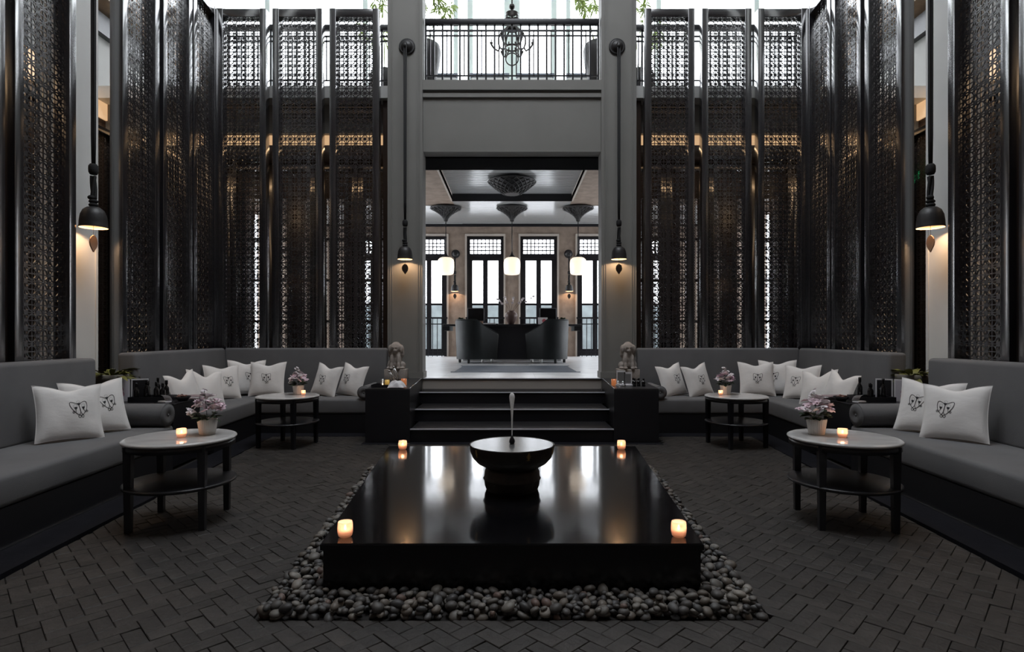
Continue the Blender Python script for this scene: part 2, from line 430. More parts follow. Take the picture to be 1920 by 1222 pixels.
# ---------------------------------------------------------------- stairs
st = struct_root('stairs')
tr = [(6.66, .157), (7.24, .314), (7.84, .471), (8.31, .628)]
dn = [7.26, 7.86, 8.33, 8.329]
for i, (d, z) in enumerate(tr):
    hw = 1.19+.075*(d-6.64)
    step = part('step', MB().box(-hw, hw, d+.012, dn[i], z-.157, z-.022), m_black if i < 3 else mat('riser_stone', (.42, .385, .35), .6), st)
    part('tread', MB().box(-hw, hw, d, dn[i], z-.022, z, bev=.006), mat('tread_stone', (.012, .012, .014), .5, spec=.3), st)
    part('nosing', MB().box(-hw, hw, d-.006, d+.008, z-.010, z+.003), mat('nosing_bright', (.66, .66, .72), .5), st)  # glint of the metal nosing put into a pale matt colour

# ---------------------------------------------------------------- lattice screens
def make_tile(a):
    """one square of tracery: a ringed cross in the middle, split spandrels in the corners; returns 2D verts, tris, hole loops"""
    holes = []
    ri, ro, bar, brd, dg = .335*a, .425*a, .036*a, .040*a, .042*a
    n = 5
    for q in range(4):
        loop = [(bar, bar)]
        t0 = math.asin(bar/ri)
        for i in range(n+1):
            t = t0+(pi/2-2*t0)*i/n; loop.append((ri*cos(t), ri*sin(t)))
        holes.append((q, loop))
        # lower half of the corner spandrel (below the diagonal)
        E = a/2-brd
        t0 = math.acos(min(1, E/ro))+.12 if E < ro else .18
        k = dg*sqrt(2)
        tE = pi/4-dg/ro
        lo = [(ro*cos(t0+(tE-t0)*i/3), ro*sin(t0+(tE-t0)*i/3)) for i in range(4)]
        c = E-.05*a
        lo2 = lo+[(c+.0, c-k), (E, E-k-.055*a), (E, ro*sin(t0))]
        holes.append((q, lo2))
        holes.append((q, [(y, x) for x, y in reversed(lo2)]))
    rot = [(1, 0, 0, 1), (0, -1, 1, 0), (-1, 0, 0, -1), (0, 1, -1, 0)]
    H = []
    for q, loop in holes:
        A = rot[q]; H.append([(A[0]*x+A[1]*y, A[2]*x+A[3]*y) for x, y in loop])
    h = a/2
    verts = [(-h, -h), (h, -h), (h, h), (-h, h)]; edges = [(0, 1), (1, 2), (2, 3), (3, 0)]
    loops = []
    for loop in H:
        b = len(verts); verts += loop; m = len(loop)
        edges += [(b+i, b+(i+1) % m) for i in range(m)]; loops.append([b+i for i in range(m)])
    out = geometry.delaunay_2d_cdt([Vector(v) for v in verts], edges, [], 0, 1e-7)
    V, T = out[0], out[2]
    def inside(p, poly):
        c = False; j = len(poly)-1
        for i in range(len(poly)):
            if (poly[i][1] > p[1]) != (poly[j][1] > p[1]) and p[0] < (poly[j][0]-poly[i][0])*(p[1]-poly[i][1])/(poly[j][1]-poly[i][1])+poly[i][0]: c = not c
            j = i
        return c
    tris = []
    for t in T:
        cx = sum(V[i][0] for i in t)/3; cy = sum(V[i][1] for i in t)/3
        if not any(inside((cx, cy), h_) for h_ in H): tris.append(tuple(t))
    return [tuple(v) for v in V], tris, H
TILE = .1325
def lattice_mesh(nx, nz, a=TILE, th=.008):
    V, T, H = make_tile(a)
    mb = MB()
    for i in range(nx):
        for j in range(nz):
            cx = (i-(nx-1)/2)*a; cz_ = (j+.5)*a
            mb.add([(cx+x, -th/2, cz_+y) for x, y in V], [tuple(t) for t in T])
            mb.add([(cx+x, th/2, cz_+y) for x, y in V], [tuple(reversed(t)) for t in T])
            for h in H:
                m = len(h)
                mb.add([(cx+x, -th/2, cz_+y) for x, y in h]+[(cx+x, th/2, cz_+y) for x, y in h],
                       [(k, m+k, m+(k+1) % m, (k+1) % m) for k in range(m)])
    return mb.mesh('lattice')
LAT = lattice_mesh(4, 43); LAT.materials.append(m_screen)
LAT2 = LAT.copy(); LAT2.materials.clear(); LAT2.materials.append(mat('brown_lattice', (.035, .022, .016), .5))
STILE = MB().box(-.045, .045, -.065, .065, 0, 5.94, bev=.004).mesh('stile')
RAIL = MB().box(-.265, .265, -.062, .062, 0, .115, bev=.004).mesh('rail')
def lattice_screen(loc, rz, label, group, lat=LAT, m=m_screen, name='lattice_screen'):
    r = thing(name, label, 'screen', loc, rz, group)
    put('lattice', lat, None, r, (0, .02, .12))
    for x in (-.31, .31): put('stile', STILE, m, r, (x, 0, 0))
    for z in (0.004, 5.82): put('rail', RAIL, m, r, (0, 0, z))
    return r
for s in (-1, 1):
    sd = SIDE[s]
    for k, xc in enumerate((3.885, 3.08, 2.263)):
        lab = ('dark lattice screen at the back %s corner, behind the bend of the sofa',
               'dark lattice screen on the back wall, middle of three at %s',
               'dark lattice screen on the back wall next to the %s pillar')[k] % sd
        lattice_screen((s*xc, 8.22, 0), 0, lab, 'screens on the back wall')
    for k, (d0, d1) in enumerate(((3.73, 4.446), (4.54, 5.24), (5.94, 6.66), (6.735, 7.455), (7.53, 8.15))):
        dm = (d0+d1)/2; p = WP(s, dm, .92+.065, 0)
        lab = ('dark lattice screen cut by the %s edge of the view, behind the near sofa',
               'tall dark lattice screen behind the near %s sofa, beside the pale column',
               'blue-lit lattice screen on the %s wall behind the potted fern',
               'blue-lit lattice screen on the %s wall, middle of three over the far sofa',
               'blue-lit lattice screen on the %s wall touching the back corner')[k] % sd
        lattice_screen(p, -s*(pi/2-0)+(-s*ANG), lab, 'screens on the side walls')
    # second layer of brown screens in the passages
    for k in range(5):
        lattice_screen((s*(2.27+.722*k), 9.75, 0), 0, ('brown lattice screen behind the back wall screens at %s, ' % sd)+('first','second','third','fourth','fifth')[k]+' from the pillar',
                       'inner screens in the back passage', LAT2, m_brown, 'inner_lattice_screen').scale = (1, 1, .70)
    for k in range(3):
        d = 6.9+.95*k
        lattice_screen((s*5.75, d, 0), -s*pi/2, ('brown lattice screen in the %s side passage, ' % sd)+('nearest','middle','farthest')[k]+' of three',
                       'inner screens in the side passages', LAT2, m_brown, 'inner_lattice_screen').scale = (1, 1, .70)
o = thing('exit_sign', 'small green lit sign glimpsed behind the right side screens', 'sign', (5.9, 7.9, 3.5))
part('housing', MB().box(-.03, .03, -.2, .2, 0, .16, bev=.005), m_black, o)
part('lit_face', MB().box(-.034, -.03, -.17, .17, .03, .13), m_green, o)

# ---------------------------------------------------------------- floor bricks and pebble bed
BED = [(-1.145, 2.50), (1.145, 2.50), (1.335, 5.30), (-1.335, 5.30)]
def clip(poly, a, b, keep_left=True):
    (ax, ay), (bx, by) = a, b
    def sd_(p):
        v = (bx-ax)*(p[1]-ay)-(by-ay)*(p[0]-ax); return v if keep_left else -v
    out = []
    for i in range(len(poly)):
        p, q = poly[i], poly[(i+1) % len(poly)]; sp, sq = sd_(p), sd_(q)
        if sp >= 0: out.append(p)
        if sp*sq < 0:
            t = sp/(sp-sq); out.append((p[0]+(q[0]-p[0])*t, p[1]+(q[1]-p[1])*t))
    return out
def area(p): return .5*sum(p[i][0]*p[(i+1) % len(p)][1]-p[(i+1) % len(p)][0]*p[i][1] for i in range(len(p)))
def minus_bed(poly):
    res = []; cur = poly
    for i in range(4):
        a, b = BED[i], BED[(i+1) % 4]
        o_ = clip(cur, a, b, False)
        if len(o_) > 2 and abs(area(o_)) > 6e-4: res.append(o_)
        cur = clip(cur, a, b, True)
        if len(cur) < 3: break
    return res
bW, bL, gap = .075, .150, .0022
def in_bed(x, y):
    hw = 1.145+(y-2.5)*(.19/2.8); return 2.5 < y < 5.3 and abs(x) < hw
bricks = []
ca, sa = cos(pi/4), sin(pi/4)
N_ = 70
floor_poly = [(-2.42, .6), (2.42, .6), (2.97, 7.05), (-2.97, 7.05)]
for k in range(-100, 90):
    for m4 in range(-24, 24):
        for kind in (0, 1):
            if kind == 0: u0, v0, du, dv = k+4*m4, k, 2, 1
            else: u0, v0, du, dv = k+2+4*m4, k-1, 1, 2
            g = gap/2
            q = [(u0*bW+g, v0*bW+g), ((u0+du)*bW-g, v0*bW+g), ((u0+du)*bW-g, (v0+dv)*bW-g), (u0*bW+g, (v0+dv)*bW-g)]
            q = [(ca*x-sa*y, sa*x+ca*y+3.5) for x, y in q]
            cx = sum(p[0] for p in q)/4; cy = sum(p[1] for p in q)/4
            if cy < .75 or cy > 7.2 or abs(cx) > 3.1: continue
            ok = q
            if cy > 6.9 or abs(cx) > 2.25:
                for i in range(4): 
                    ok = clip(ok, floor_poly[i], floor_poly[(i+1) % 4], True)
                    if len(ok) < 3: break
                if len(ok) < 3 or area(ok) < 6e-4: continue
            if cy > 6.55 and abs(cx) < 1.75: continue
            touched = any(in_bed(*p) for p in ok)
            pcs = minus_bed(ok) if touched else [ok]
            for pc in pcs: bricks.append((pc, len(pc) == 4 and not touched and ok is q, kind, cx, cy))
def brick_mesh(mb, pc, z, c=(0, 0), tx=0, ty=0):
    n = len(pc); ox = sum(p[0] for p in pc)/n; oy = sum(p[1] for p in pc)/n
    vs = []
    for (x, y) in pc: vs.append((x-c[0], y-c[1], -.03))
    for (x, y) in pc: vs.append((x-c[0], y-c[1], z-.0025+tx*(x-ox)+ty*(y-oy)))
    for (x, y) in pc:
        l = sqrt((x-ox)**2+(y-oy)**2); f = 1-.0035/max(l, .01)
        vs.append((ox+(x-ox)*f-c[0], oy+(y-oy)*f-c[1], z+tx*(x-ox)+ty*(y-oy)))
    fs = [tuple(range(2*n, 3*n))]
    for lv in (0, n):
        fs += [(lv+i, lv+(i+1) % n, lv+n+(i+1) % n, lv+n+i) for i in range(n)]
    mb.add(vs, fs)
vis = [b for b in bricks if abs(b[3]) < b[4]*.9+.1 and b[4] > 2.18 and b[1]]
vis.sort(key=lambda b: b[4]+abs(b[3])*.15)
chosen = set(id(b) for b in vis[:300])
protos = []
rest = MB()
shared = {}
for b in bricks:
    pc, whole, kind, cx, cy = b
    z = random.uniform(-.0018, .0010); tx = random.uniform(-.02, .02); ty = random.uniform(-.02, .02)
    if id(b) in chosen:
        key = (kind, random.randrange(4))
        if key not in shared:
            m_ = MB(); brick_mesh(m_, pc, 0, (cx, cy), tx, ty); shared[key] = m_.mesh('brick'); shared[key].materials.append(m_brick)
        put('brick', shared[key], None, floor, (cx, cy, z))
    else:
        brick_mesh(rest, pc, z, (0, 0), tx, ty)
o = part('small_bricks', rest, m_brick, floor); o['kind'] = 'stuff'
# dark stone border in front of the sofas
for s in (-1, 1):
    x_ = lambda d, off: s*(front_x(d)+off)
    poly = [(x_(1.0, -.245), 1.0), (x_(7.05, -.27), 7.05), (s*1.74, 7.05), (s*1.74, 7.3), (x_(7.3, .02), 7.3), (x_(1.0, .02), 1.0)]
    if s > 0: poly = poly[::-1]
    t = MB().prism([tuple(p) for p in (poly[::-1] if area(poly) < 0 else poly)], -.03, .002)
    struct('trim_%d' % (4 if s < 0 else 5), t, m_border)
struct('trim_6', MB().box(-1.74, 1.74, 6.53, 6.67, -.03, .0015), m_border)
# pebbles
bed = thing('pebble_bed', 'bed of rounded grey river pebbles around the black pool', 'pebbles', (0, 0, 0))
part('tray', MB().prism(BED, -.029, -.012), m_mortar, bed)
PF, PB = 2.72, 5.13; PWF, PWB = .918, 1.115; PZ = .255
def pool_half(y): return PWF+(y-PF)*(PWB-PWF)/(PB-PF)
def pebble_mesh(seed, sub=2):
    rr = random.Random(seed); bm = bmesh.new(); bmesh.ops.create_icosphere(bm, subdivisions=sub, radius=1)
    ph = [rr.uniform(0, 6.28) for _ in range(4)]
    for v in bm.verts:
        c = v.co; k = 1+.10*sin(2*c.x+ph[0])+.08*sin(3*c.y+ph[1])+.06*sin(2.5*c.z+ph[2])
        v.co = Vector((c.x*k, c.y*k*(.72+.12*sin(ph[3])), c.z*k*.58))
    for f in bm.faces: f.smooth = True
    me = bpy.data.meshes.new('pebble'); bm.to_mesh(me); bm.free(); return me
pm = []
pcols = [tuple(.60*c for c in p_) for p_ in [(.19, .175, .155), (.12, .112, .105), (.28, .26, .23), (.075, .073, .073), (.21, .18, .15), (.14, .138, .135), (.38, .345, .30), (.22, .15, .125)]]
for i in range(8):
    me = pebble_mesh(i); me.materials.append(mat('pebble_%s' % 'abcdefgh'[i], pcols[i], .55, var=.25, vscale=40)); pm.append(me)
peb = []
for layer in range(3):
    tries = 0; placed = {}
    while tries < 15000:
        tries += 1
        y = random.uniform(2.515, 5.28); hw = 1.145+(y-2.5)*(.19/2.8)-.03
        x = random.uniform(-hw, hw)
        if PF-.005 < y < PB+.005 and abs(x) < pool_half(y)+.002: continue
        r = random.uniform(.016, .035) if layer else random.uniform(.02, .034)
        key = (int(x/.06), int(y/.06)); bad = False
        for i in (-1, 0, 1):
            for j in (-1, 0, 1):
                for (qx, qy, qr) in placed.get((key[0]+i, key[1]+j), ()):
                    if (qx-x)**2+(qy-y)**2 < ((qr+r)*.80)**2: bad = True
        if bad: continue
        placed.setdefault(key, []).append((x, y, r)); peb.append((x, y, r, layer))
peb.sort(key=lambda p: (p[1]-(.25 if p[3] else 0)))
loose = {i: [] for i in range(8)}
vdata = [([v.co.copy() for v in pebble_mesh(i, 2 if True else 1).vertices], [tuple(p.vertices) for p in pm[i].polygons]) for i in range(8)]
stuffs = [MB() for _ in range(8)]
nind = 0
for (x, y, r, layer) in peb:
    i = random.choices(range(8), (5, 5, 3, 3, 4, 5, 1.3, 1))[0]
    z = (.004, .024, .040)[layer]+random.uniform(-.003, .006)
    rot = (random.uniform(-.5, .5), random.uniform(-.5, .5), random.uniform(0, 6.28))
    if nind < 300 and layer >= 1:
        o = put('pebble', pm[i], None, bed, (x, y, z)); o.rotation_euler = rot; o.scale = (r, r, r); nind += 1
    else:
        from mathutils import Euler
        M = Matrix.Translation((x, y, z)) @ Euler(rot).to_matrix().to_4x4() @ Matrix.Scale(r, 4)
        stuffs[i].add([M @ c for c in vdata[i][0]], vdata[i][1], True)
allst = MB(); mats_idx = []
for i in range(8):
    allst.add(stuffs[i].v, stuffs[i].f, True); mats_idx += [i]*len(stuffs[i].f)
me = allst.mesh('loose_pebbles')
for i in range(8): me.materials.append(pm[i].materials[0])
me.polygons.foreach_set('material_index', mats_idx)
o = put('loose_pebbles', me, None, bed); o['kind'] = 'stuff'

# ---------------------------------------------------------------- pool and fountain
pool = thing('reflecting_pool', 'low black granite pool with a mirror-still water top', 'pool', (0, 0, 0))
quad = lambda e=0: [(-PWF+e, PF+e), (PWF-e, PF+e), (PWB-e, PB-e), (-PWB+e, PB-e)]
part('basin', MB().prism(quad(.012), -.02, PZ-.03), m_pool, pool)
part('coping', MB().prism(quad(0), PZ-.03, PZ-.006), m_pool, pool)
part('water', MB().prism(quad(.006), PZ-.006, PZ), m_water, pool)
FY = 3.70
ft = thing('fountain_bowl', 'dark bronze drum-shaped fountain bowl brimming with water on the pool', 'fountain', (0, FY, PZ))
part('drum', MB().lathe([(.160, -.004), (.168, .006), (.177, .03), (.181, .062), (.184, .066), (.184, .078), (.181, .083), (.178, .118), (.168, .138), (.155, .150)], 48), m_bronze, ft)
dr = part('drum_band', MB().lathe([(.182, .070), (.188, .073), (.182, .077)], 48), m_bronze, ft)
bowlp = [(.150, .146), (.182, .153), (.225, .176), (.254, .208), (.269, .245), (.275, .284), (.276, .291), (.271, .293), (.265, .289), (.255, .26)]
part('bowl', MB().lathe(bowlp, 64), m_bronze, ft)
part('water', MB().disc(.2665, .2905, 64), m_bowlwater, ft)
def brad(z):
    for (r0, z0), (r1, z1) in zip(bowlp[:6], bowlp[1:7]):
        if z0 <= z <= z1: return r0+(r1-r0)*(z-z0)/(z1-z0)
    return .27
eng = MB()
for zz in (.278, .268, .258, .246, .232, .216):
    eng.lathe([(brad(zz)-.001, zz-.0015), (brad(zz)+.0016, zz), (brad(zz)-.001, zz+.0015)], 64)
part('engraved_ring', eng, m_bronze, ft)
for ang in (-pi/2+.38, -pi/2+1.22, -pi/2-.95, -pi/2-.15+pi):
    g = MB()
    for q, zz in enumerate((.280, .272, .264, .256, .248, .238)):
        hw = (.02, .035, .05, .045, .03, .04)[q]
        g.tube([((brad(zz)+.002)*cos(ang+t*hw), (brad(zz)+.002)*sin(ang+t*hw), zz+.002*sin(t*3+q)) for t in (-1, -.5, 0, .5, 1)], .0013, 5)
    g.tube([((brad(zz)+.002)*cos(ang), (brad(zz)+.002)*sin(ang), zz) for zz in (.240, .25, .26, .27, .282)], .0014, 5)
    part('gold_motif', g, m_gold, ft)
part('nozzle', MB().lathe([(.0001, .289), (.014, .291), (.019, .305), (.017, .318), (.010, .333), (.004, .345), (.0001, .348)], 20), m_black, ft)
part('water_jet', MB().lathe([(.003, .346), (.004, .40), (.006, .47), (.010, .53), (.016, .575), (.018, .596), (.015, .612), (.008, .622), (.0002, .625)], 16), m_jet, ft)

# ---------------------------------------------------------------- candles
def candle(loc, label, r=.037, h=.076, power=.22, group='candle glasses', dim=1.0):
    t = thing('candle_glass', label, 'candle', loc, 0, group)
    part('glass', MB().lathe([(.0001, .002), (r*.72, .002), (r*.9, .008), (r, .025), (r*1.02, h*.55), (r*.98, h*.85), (r*.93, h), (r*.90, h), (r*.93, h*.8), (r*.95, .028), (r*.8, .012), (.0001, .010)], 24), m_cup, t)
    part('wax', MB().lathe([(.0001, .012), (r*.74, .013), (r*.80, h*.48), (r*.5, h*.46), (.0001, h*.45)], 20), m_wax, t)
    part('flame', MB().lathe([(.0001, h*.47), (r*.16, h*.53), (r*.13, h*.63), (.0001, h*.85)], 10), m_flame, t)
    l = bpy.data.lights.new('candle_glow', 'POINT'); l.energy = power; l.color = (1, .72, .48); l.shadow_soft_size = .012
    lo = bpy.data.objects.new('candle_glow', l); COL.objects.link(lo); lo.parent = t; lo.location = (0, 0, h*.80)
    return t
for s in (-1, 1):
    candle((s*.825, 2.815, PZ+.0006), 'lit frosted candle glass on the near %s corner of the pool' % SIDE[s])
    candle((s*.957, 4.98, PZ+.0006), 'lit candle glass on the far %s corner of the pool' % SIDE[s])

# ---------------------------------------------------------------- sofas
def sofa_near(s):
    d0, d1 = 1.4, 5.22; p = WP(s, d0); ln = (d1-d0)/cos(ANG)
    t = thing('long_sofa', 'long grey upholstered sofa on a black plinth in the %s foreground' % SIDE[s], 'sofa', p, s*-ANG)
    X = lambda a_: s*a_
    part('plinth', MB().box(X(.012), X(.86), 0, ln, 0, .243), m_plinthb, t)
    part('plinth_strip', MB().box(X(.004), X(.014), 0, ln, 0.002, .012), m_steel, t)
    part('seat', MB().rbox(*sorted((X(0), X(.70))), 0, ln, .244, .435, .035, 4), m_fabric, t)
    b = MB().rbox(*sorted((X(.66), X(.85))), .0, ln+.05, .42, 1.045, .035, 4)
    for i, v in enumerate(b.v):
        k = (v[2]-.42)/.62; b.v[i] = (v[0]+s*.045*k, v[1]-(0.06*(1-k) if v[1] > ln-.1 else 0), v[2])
    part('backrest', b, m_fabric, t)
    return t
def sofa_corner(s):
    p = WP(s, 6.05); t = thing('side_corner_sofa', 'grey upholstered corner sofa, side run along the %s wall' % SIDE[s], 'sofa', p, s*-ANG)
    X = lambda a_: s*a_
    ln = (7.26-6.05)/cos(ANG); lb = (7.93-6.05)/cos(ANG)
    part('plinth', MB().box(X(.012), X(.86), 0, lb, 0, .243), m_plinthb, t)
    part('seat', MB().rbox(*sorted((X(0), X(.70))), 0, lb-.015, .244, .435, .03, 4), m_fabric, t)
    b = MB().rbox(*sorted((X(.67), X(.85))), -.2, lb+.08, .42, 1.075, .035, 4)
    for i, v in enumerate(b.v):
        k = (v[2]-.42)/.65; b.v[i] = (v[0]+s*.03*k, v[1], v[2])
    part('backrest', b, m_fabric, t)
    t2 = thing('back_corner_sofa', 'grey upholstered corner sofa, back run beside the %s black plinth' % SIDE[s], 'sofa', (s*1.72, 7.28, 0))
    xe = s*(front_x(7.28)+.0)-s*1.72
    part('plinth', MB().box(s*.0, xe, .012, .84, 0, .243), m_plinthb, t2)
    xb = s*(front_x(7.95)+.728)-s*1.72
    part('seat', MB().rbox(*sorted((s*.0, xe+s*.0)), 0, .70, .245, .436, .03, 4), m_fabric, t2)
    b = MB().rbox(*sorted((s*.04, xb)), .66, .80, .42, 1.075, .03, 4)
    for i, v in enumerate(b.v):
        k = (v[2]-.42)/.65; b.v[i] = (v[0], v[1]+.025*k, v[2])
    part('backrest', b, m_fabric, t2)
def bolster(loc, axis, ln, r, label):
    """round bolster lying along AXIS from LOC (the end seen), with a gathered end"""
    t = thing('bolster', label, 'bolster', loc)
    a = Vector(axis).normalized(); R = Vector((0, 0, 1)).rotation_difference(a).to_matrix().to_4x4()
    body = MB().lathe([(r*.97, .006), (r, .02), (r, ln-.02), (r*.95, ln-.004), (.0001, ln)], 32); body.xform(R); part('cover', body, m_fabric, t)
    e = MB(); n = 48; prof = [(r*.985, .012), (r*.93, -.003), (r*.6, -.010), (r*.28, -.006), (r*.10, .004), (.0001, .006)]
    vs = []; fs = []
    for j, (rr, z) in enumerate(prof):
        for i in range(n):
            vs.append((rr*cos(2*pi*i/n), rr*sin(2*pi*i/n), z+(.0035 if i % 2 and 0 < j < 4 else 0)))
    for j in range(len(prof)-1):
        for i in range(n): fs.append((j*n+i, (j+1)*n+i, (j+1)*n+(i+1) % n, j*n+(i+1) % n))
    e.add(vs, fs, True); e.xform(R); part('gathered_end', e, m_fabric, t)
    pp = MB().tube([(r*cos(2*pi*i/40), r*sin(2*pi*i/40), .008) for i in range(40)], .004, 6, True); pp.xform(R); part('piping', pp, m_fabric, t)
    bt = MB().sphere((0, 0, .0), .012, 10, 6, (1, 1, .5)); bt.xform(R); part('button', bt, m_fabric, t)
for s in (-1, 1):
    sofa_near(s); sofa_corner(s)
    p = WP(s, 5.115, .0, .436+.101)
    bolster(p, (s*cos(ANG), s*sin(ANG)*-0 + sin(ANG)*1*0, 0), .66, .102, 'grey bolster across the far end of the near %s sofa' % SIDE[s])
    bolster((s*1.895, 7.27, .437+.083), (0, 1, 0), .62, .083, 'grey bolster on the back sofa beside the %s black plinth' % SIDE[s])

# ---------------------------------------------------------------- pillows
def pillow_fn(S, puff, dip, ear):
    def f(u, v, side):
        x = u*(1-.085*(1-v*v)*abs(u)**2); z = v*(1-.085*(1-u*u)*abs(v)**2)
        if v > 0: z -= dip*v*v*exp(-(u/.42)**2)
        k = max(0, (1-u**4))*max(0, (1-v**4))
        c = (1-u*u)*(1-v*v)
        t = puff*(.55*k**.5+.45*c)
        t *= 1-.25*(dip*3)*max(0, v)*exp(-(u/.3)**2)
        # broad slack folds
        t += puff*.04*sin(7*u+3*v+S)*k+puff*.035*sin(5*v-4*u+2*S)*k+puff*.03*sin(15*v+4*u*u+S)*k*abs(u)**2+puff*.025*sin(13*u+S)*k*v*v
        return Vector((x, side*t, z+1.0))
    return f
EMB = []
def _e(pts): return [((x-735)/130.0, (690-y)/130.0) for x, y in pts]
EMB.append(('line', _e([(735, 618), (700, 606), (660, 588), (630, 577), (610, 580), (602, 600), (608, 640), (630, 685), (662, 728), (705, 768), (735, 785), (765, 797)]), .05))
EMB.append(('line', _e([(735, 618), (765, 600), (790, 581), (820, 571), (842, 578), (855, 605), (858, 645), (850, 695), (825, 740), (795, 775), (765, 797)]), .05))
EMB.append(('line', _e([(735, 615), (742, 670), (752, 715), (757, 742)]), .06))
EMB.append(('line', _e([(757, 742), (745, 765), (733, 790)]), .05)); EMB.append(('line', _e([(757, 742), (772, 765), (788, 785)]), .05))
EMB.append(('line', _e([(685, 675), (688, 710), (684, 742)]), .04)); EMB.append(('line', _e([(799, 672), (808, 705), (823, 738)]), .04))
def ring(cx, cy, r): return _e([(cx+r*cos(2*pi*i/16), cy+r*sin(2*pi*i/16)) for i in range(17)])
for c in ((740, 806, 19), (785, 803, 19), (652, 742, 13), (854, 727, 13)): EMB.append(('line', ring(*c), .045))
for c in ((727, 580, 24), (680, 645, 26), (795, 640, 26)): EMB.append(('thin', ring(*c), .018))
def tulip(cx, cy, w): return _e([(cx-w, cy-18), (cx-w*.45, cy-6), (cx, cy-22), (cx+w*.5, cy-8), (cx+w, cy-22), (cx+w*.85, cy+6), (cx+w*.35, cy+20), (cx, cy+28), (cx-w*.35, cy+20), (cx-w*.9, cy+4)])
for c in ((734, 612, 25), (686, 678, 24), (799, 672, 24)): EMB.append(('fill', tulip(*c), 0))
def pillow(base, facing, label, size=.45, lean=.3, roll=0.0, emblem=True, dip=.10, puff=.27, seed=0.0, emb_uv=(0.0, .05), group='white embroidered pillows', mir=1):
    """BASE: middle of the bottom edge; FACING: horizontal direction the face looks; leans back by LEAN radians"""
    yaw = atan2(facing[1], facing[0])+pi/2
    t = thing('pillow', label, 'pillow', base, 0, group)
    t.rotation_euler = (Matrix.Rotation(yaw, 3, 'Z') @ Matrix.Rotation(-lean, 3, 'X') @ Matrix.Rotation(roll, 3, 'Y')).to_euler()
    h = size/2; f = pillow_fn(seed, puff, dip, 0); n = 22
    mb = MB()
    for side in (-1, 1):
        vs = [f(2*i/n-1, 2*j/n-1, side)*h for j in range(n+1) for i in range(n+1)]
        fs = [(j*(n+1)+i, j*(n+1)+i+1, (j+1)*(n+1)+i+1, (j+1)*(n+1)+i) for j in range(n) for i in range(n)]
        if side > 0: fs = [tuple(reversed(q)) for q in fs]
        mb.add(vs, fs, True)
    part('cover', mb, m_pillow, t)
    edge = [(2*i/n-1, -1) for i in range(n)]+[(1, 2*i/n-1) for i in range(n)]+[(1-2*i/n, 1) for i in range(n)]+[(-1, 1-2*i/n) for i in range(n)]
    part('seam', MB().tube([f(u, v, 1)*h for u, v in edge], .0028, 5, True), m_pillow, t)
    if emblem:
        k = .262
        def sp(p, off=.002):
            u = emb_uv[0]+mir*p[0]*k; v = emb_uv[1]+p[1]*k*1.16
            q = f(u, v, -1)*h; e = 1e-3
            nx = (f(u+e, v, -1)-f(u-e, v, -1)).cross(f(u, v+e, -1)-f(u, v-e, -1)).normalized()
            if nx.y > 0: nx = -nx
            return q+nx*off
        for kind, mname, mm in (('line', 'emblem', m_ink), ('thin', 'emblem_outline', m_inkthin)):
            em = MB()
            for kd, pts, w in EMB:
                if kd == 'fill' and kind == 'line':
                    c = (sum(p[0] for p in pts)/len(pts), sum(p[1] for p in pts)/len(pts))
                    vs = [sp(c, .0026)]+[sp(p, .0022) for p in pts]; m = len(pts)
                    fs = [(0, 1+i, 1+(i+1) % m) for i in range(m)]
                    if mir < 0: fs = [q[::-1] for q in fs]
                    em.add(vs, fs)
                if kd != kind: continue
                w2 = w*.66; fine = []
                for i in range(len(pts)-1):
                    for q in range(3): fine.append((pts[i][0]+(pts[i+1][0]-pts[i][0])*q/3, pts[i][1]+(pts[i+1][1]-pts[i][1])*q/3))
                fine.append(pts[-1]); vs = []; fs = []
                for i, p in enumerate(fine):
                    a_, b_ = fine[max(i-1, 0)], fine[min(i+1, len(fine)-1)]
                    tx, ty = b_[0]-a_[0], b_[1]-a_[1]; l = sqrt(tx*tx+ty*ty) or 1
                    vs += [sp((p[0]-ty/l*w2, p[1]+tx/l*w2)), sp((p[0]+ty/l*w2, p[1]-tx/l*w2))]
                for i in range(len(fine)-1): fs.append((2*i, 2*i+1, 2*i+3, 2*i+2))
                em.add(vs, fs)
            part(mname, em, mm, t)
    return t
ZS = .437
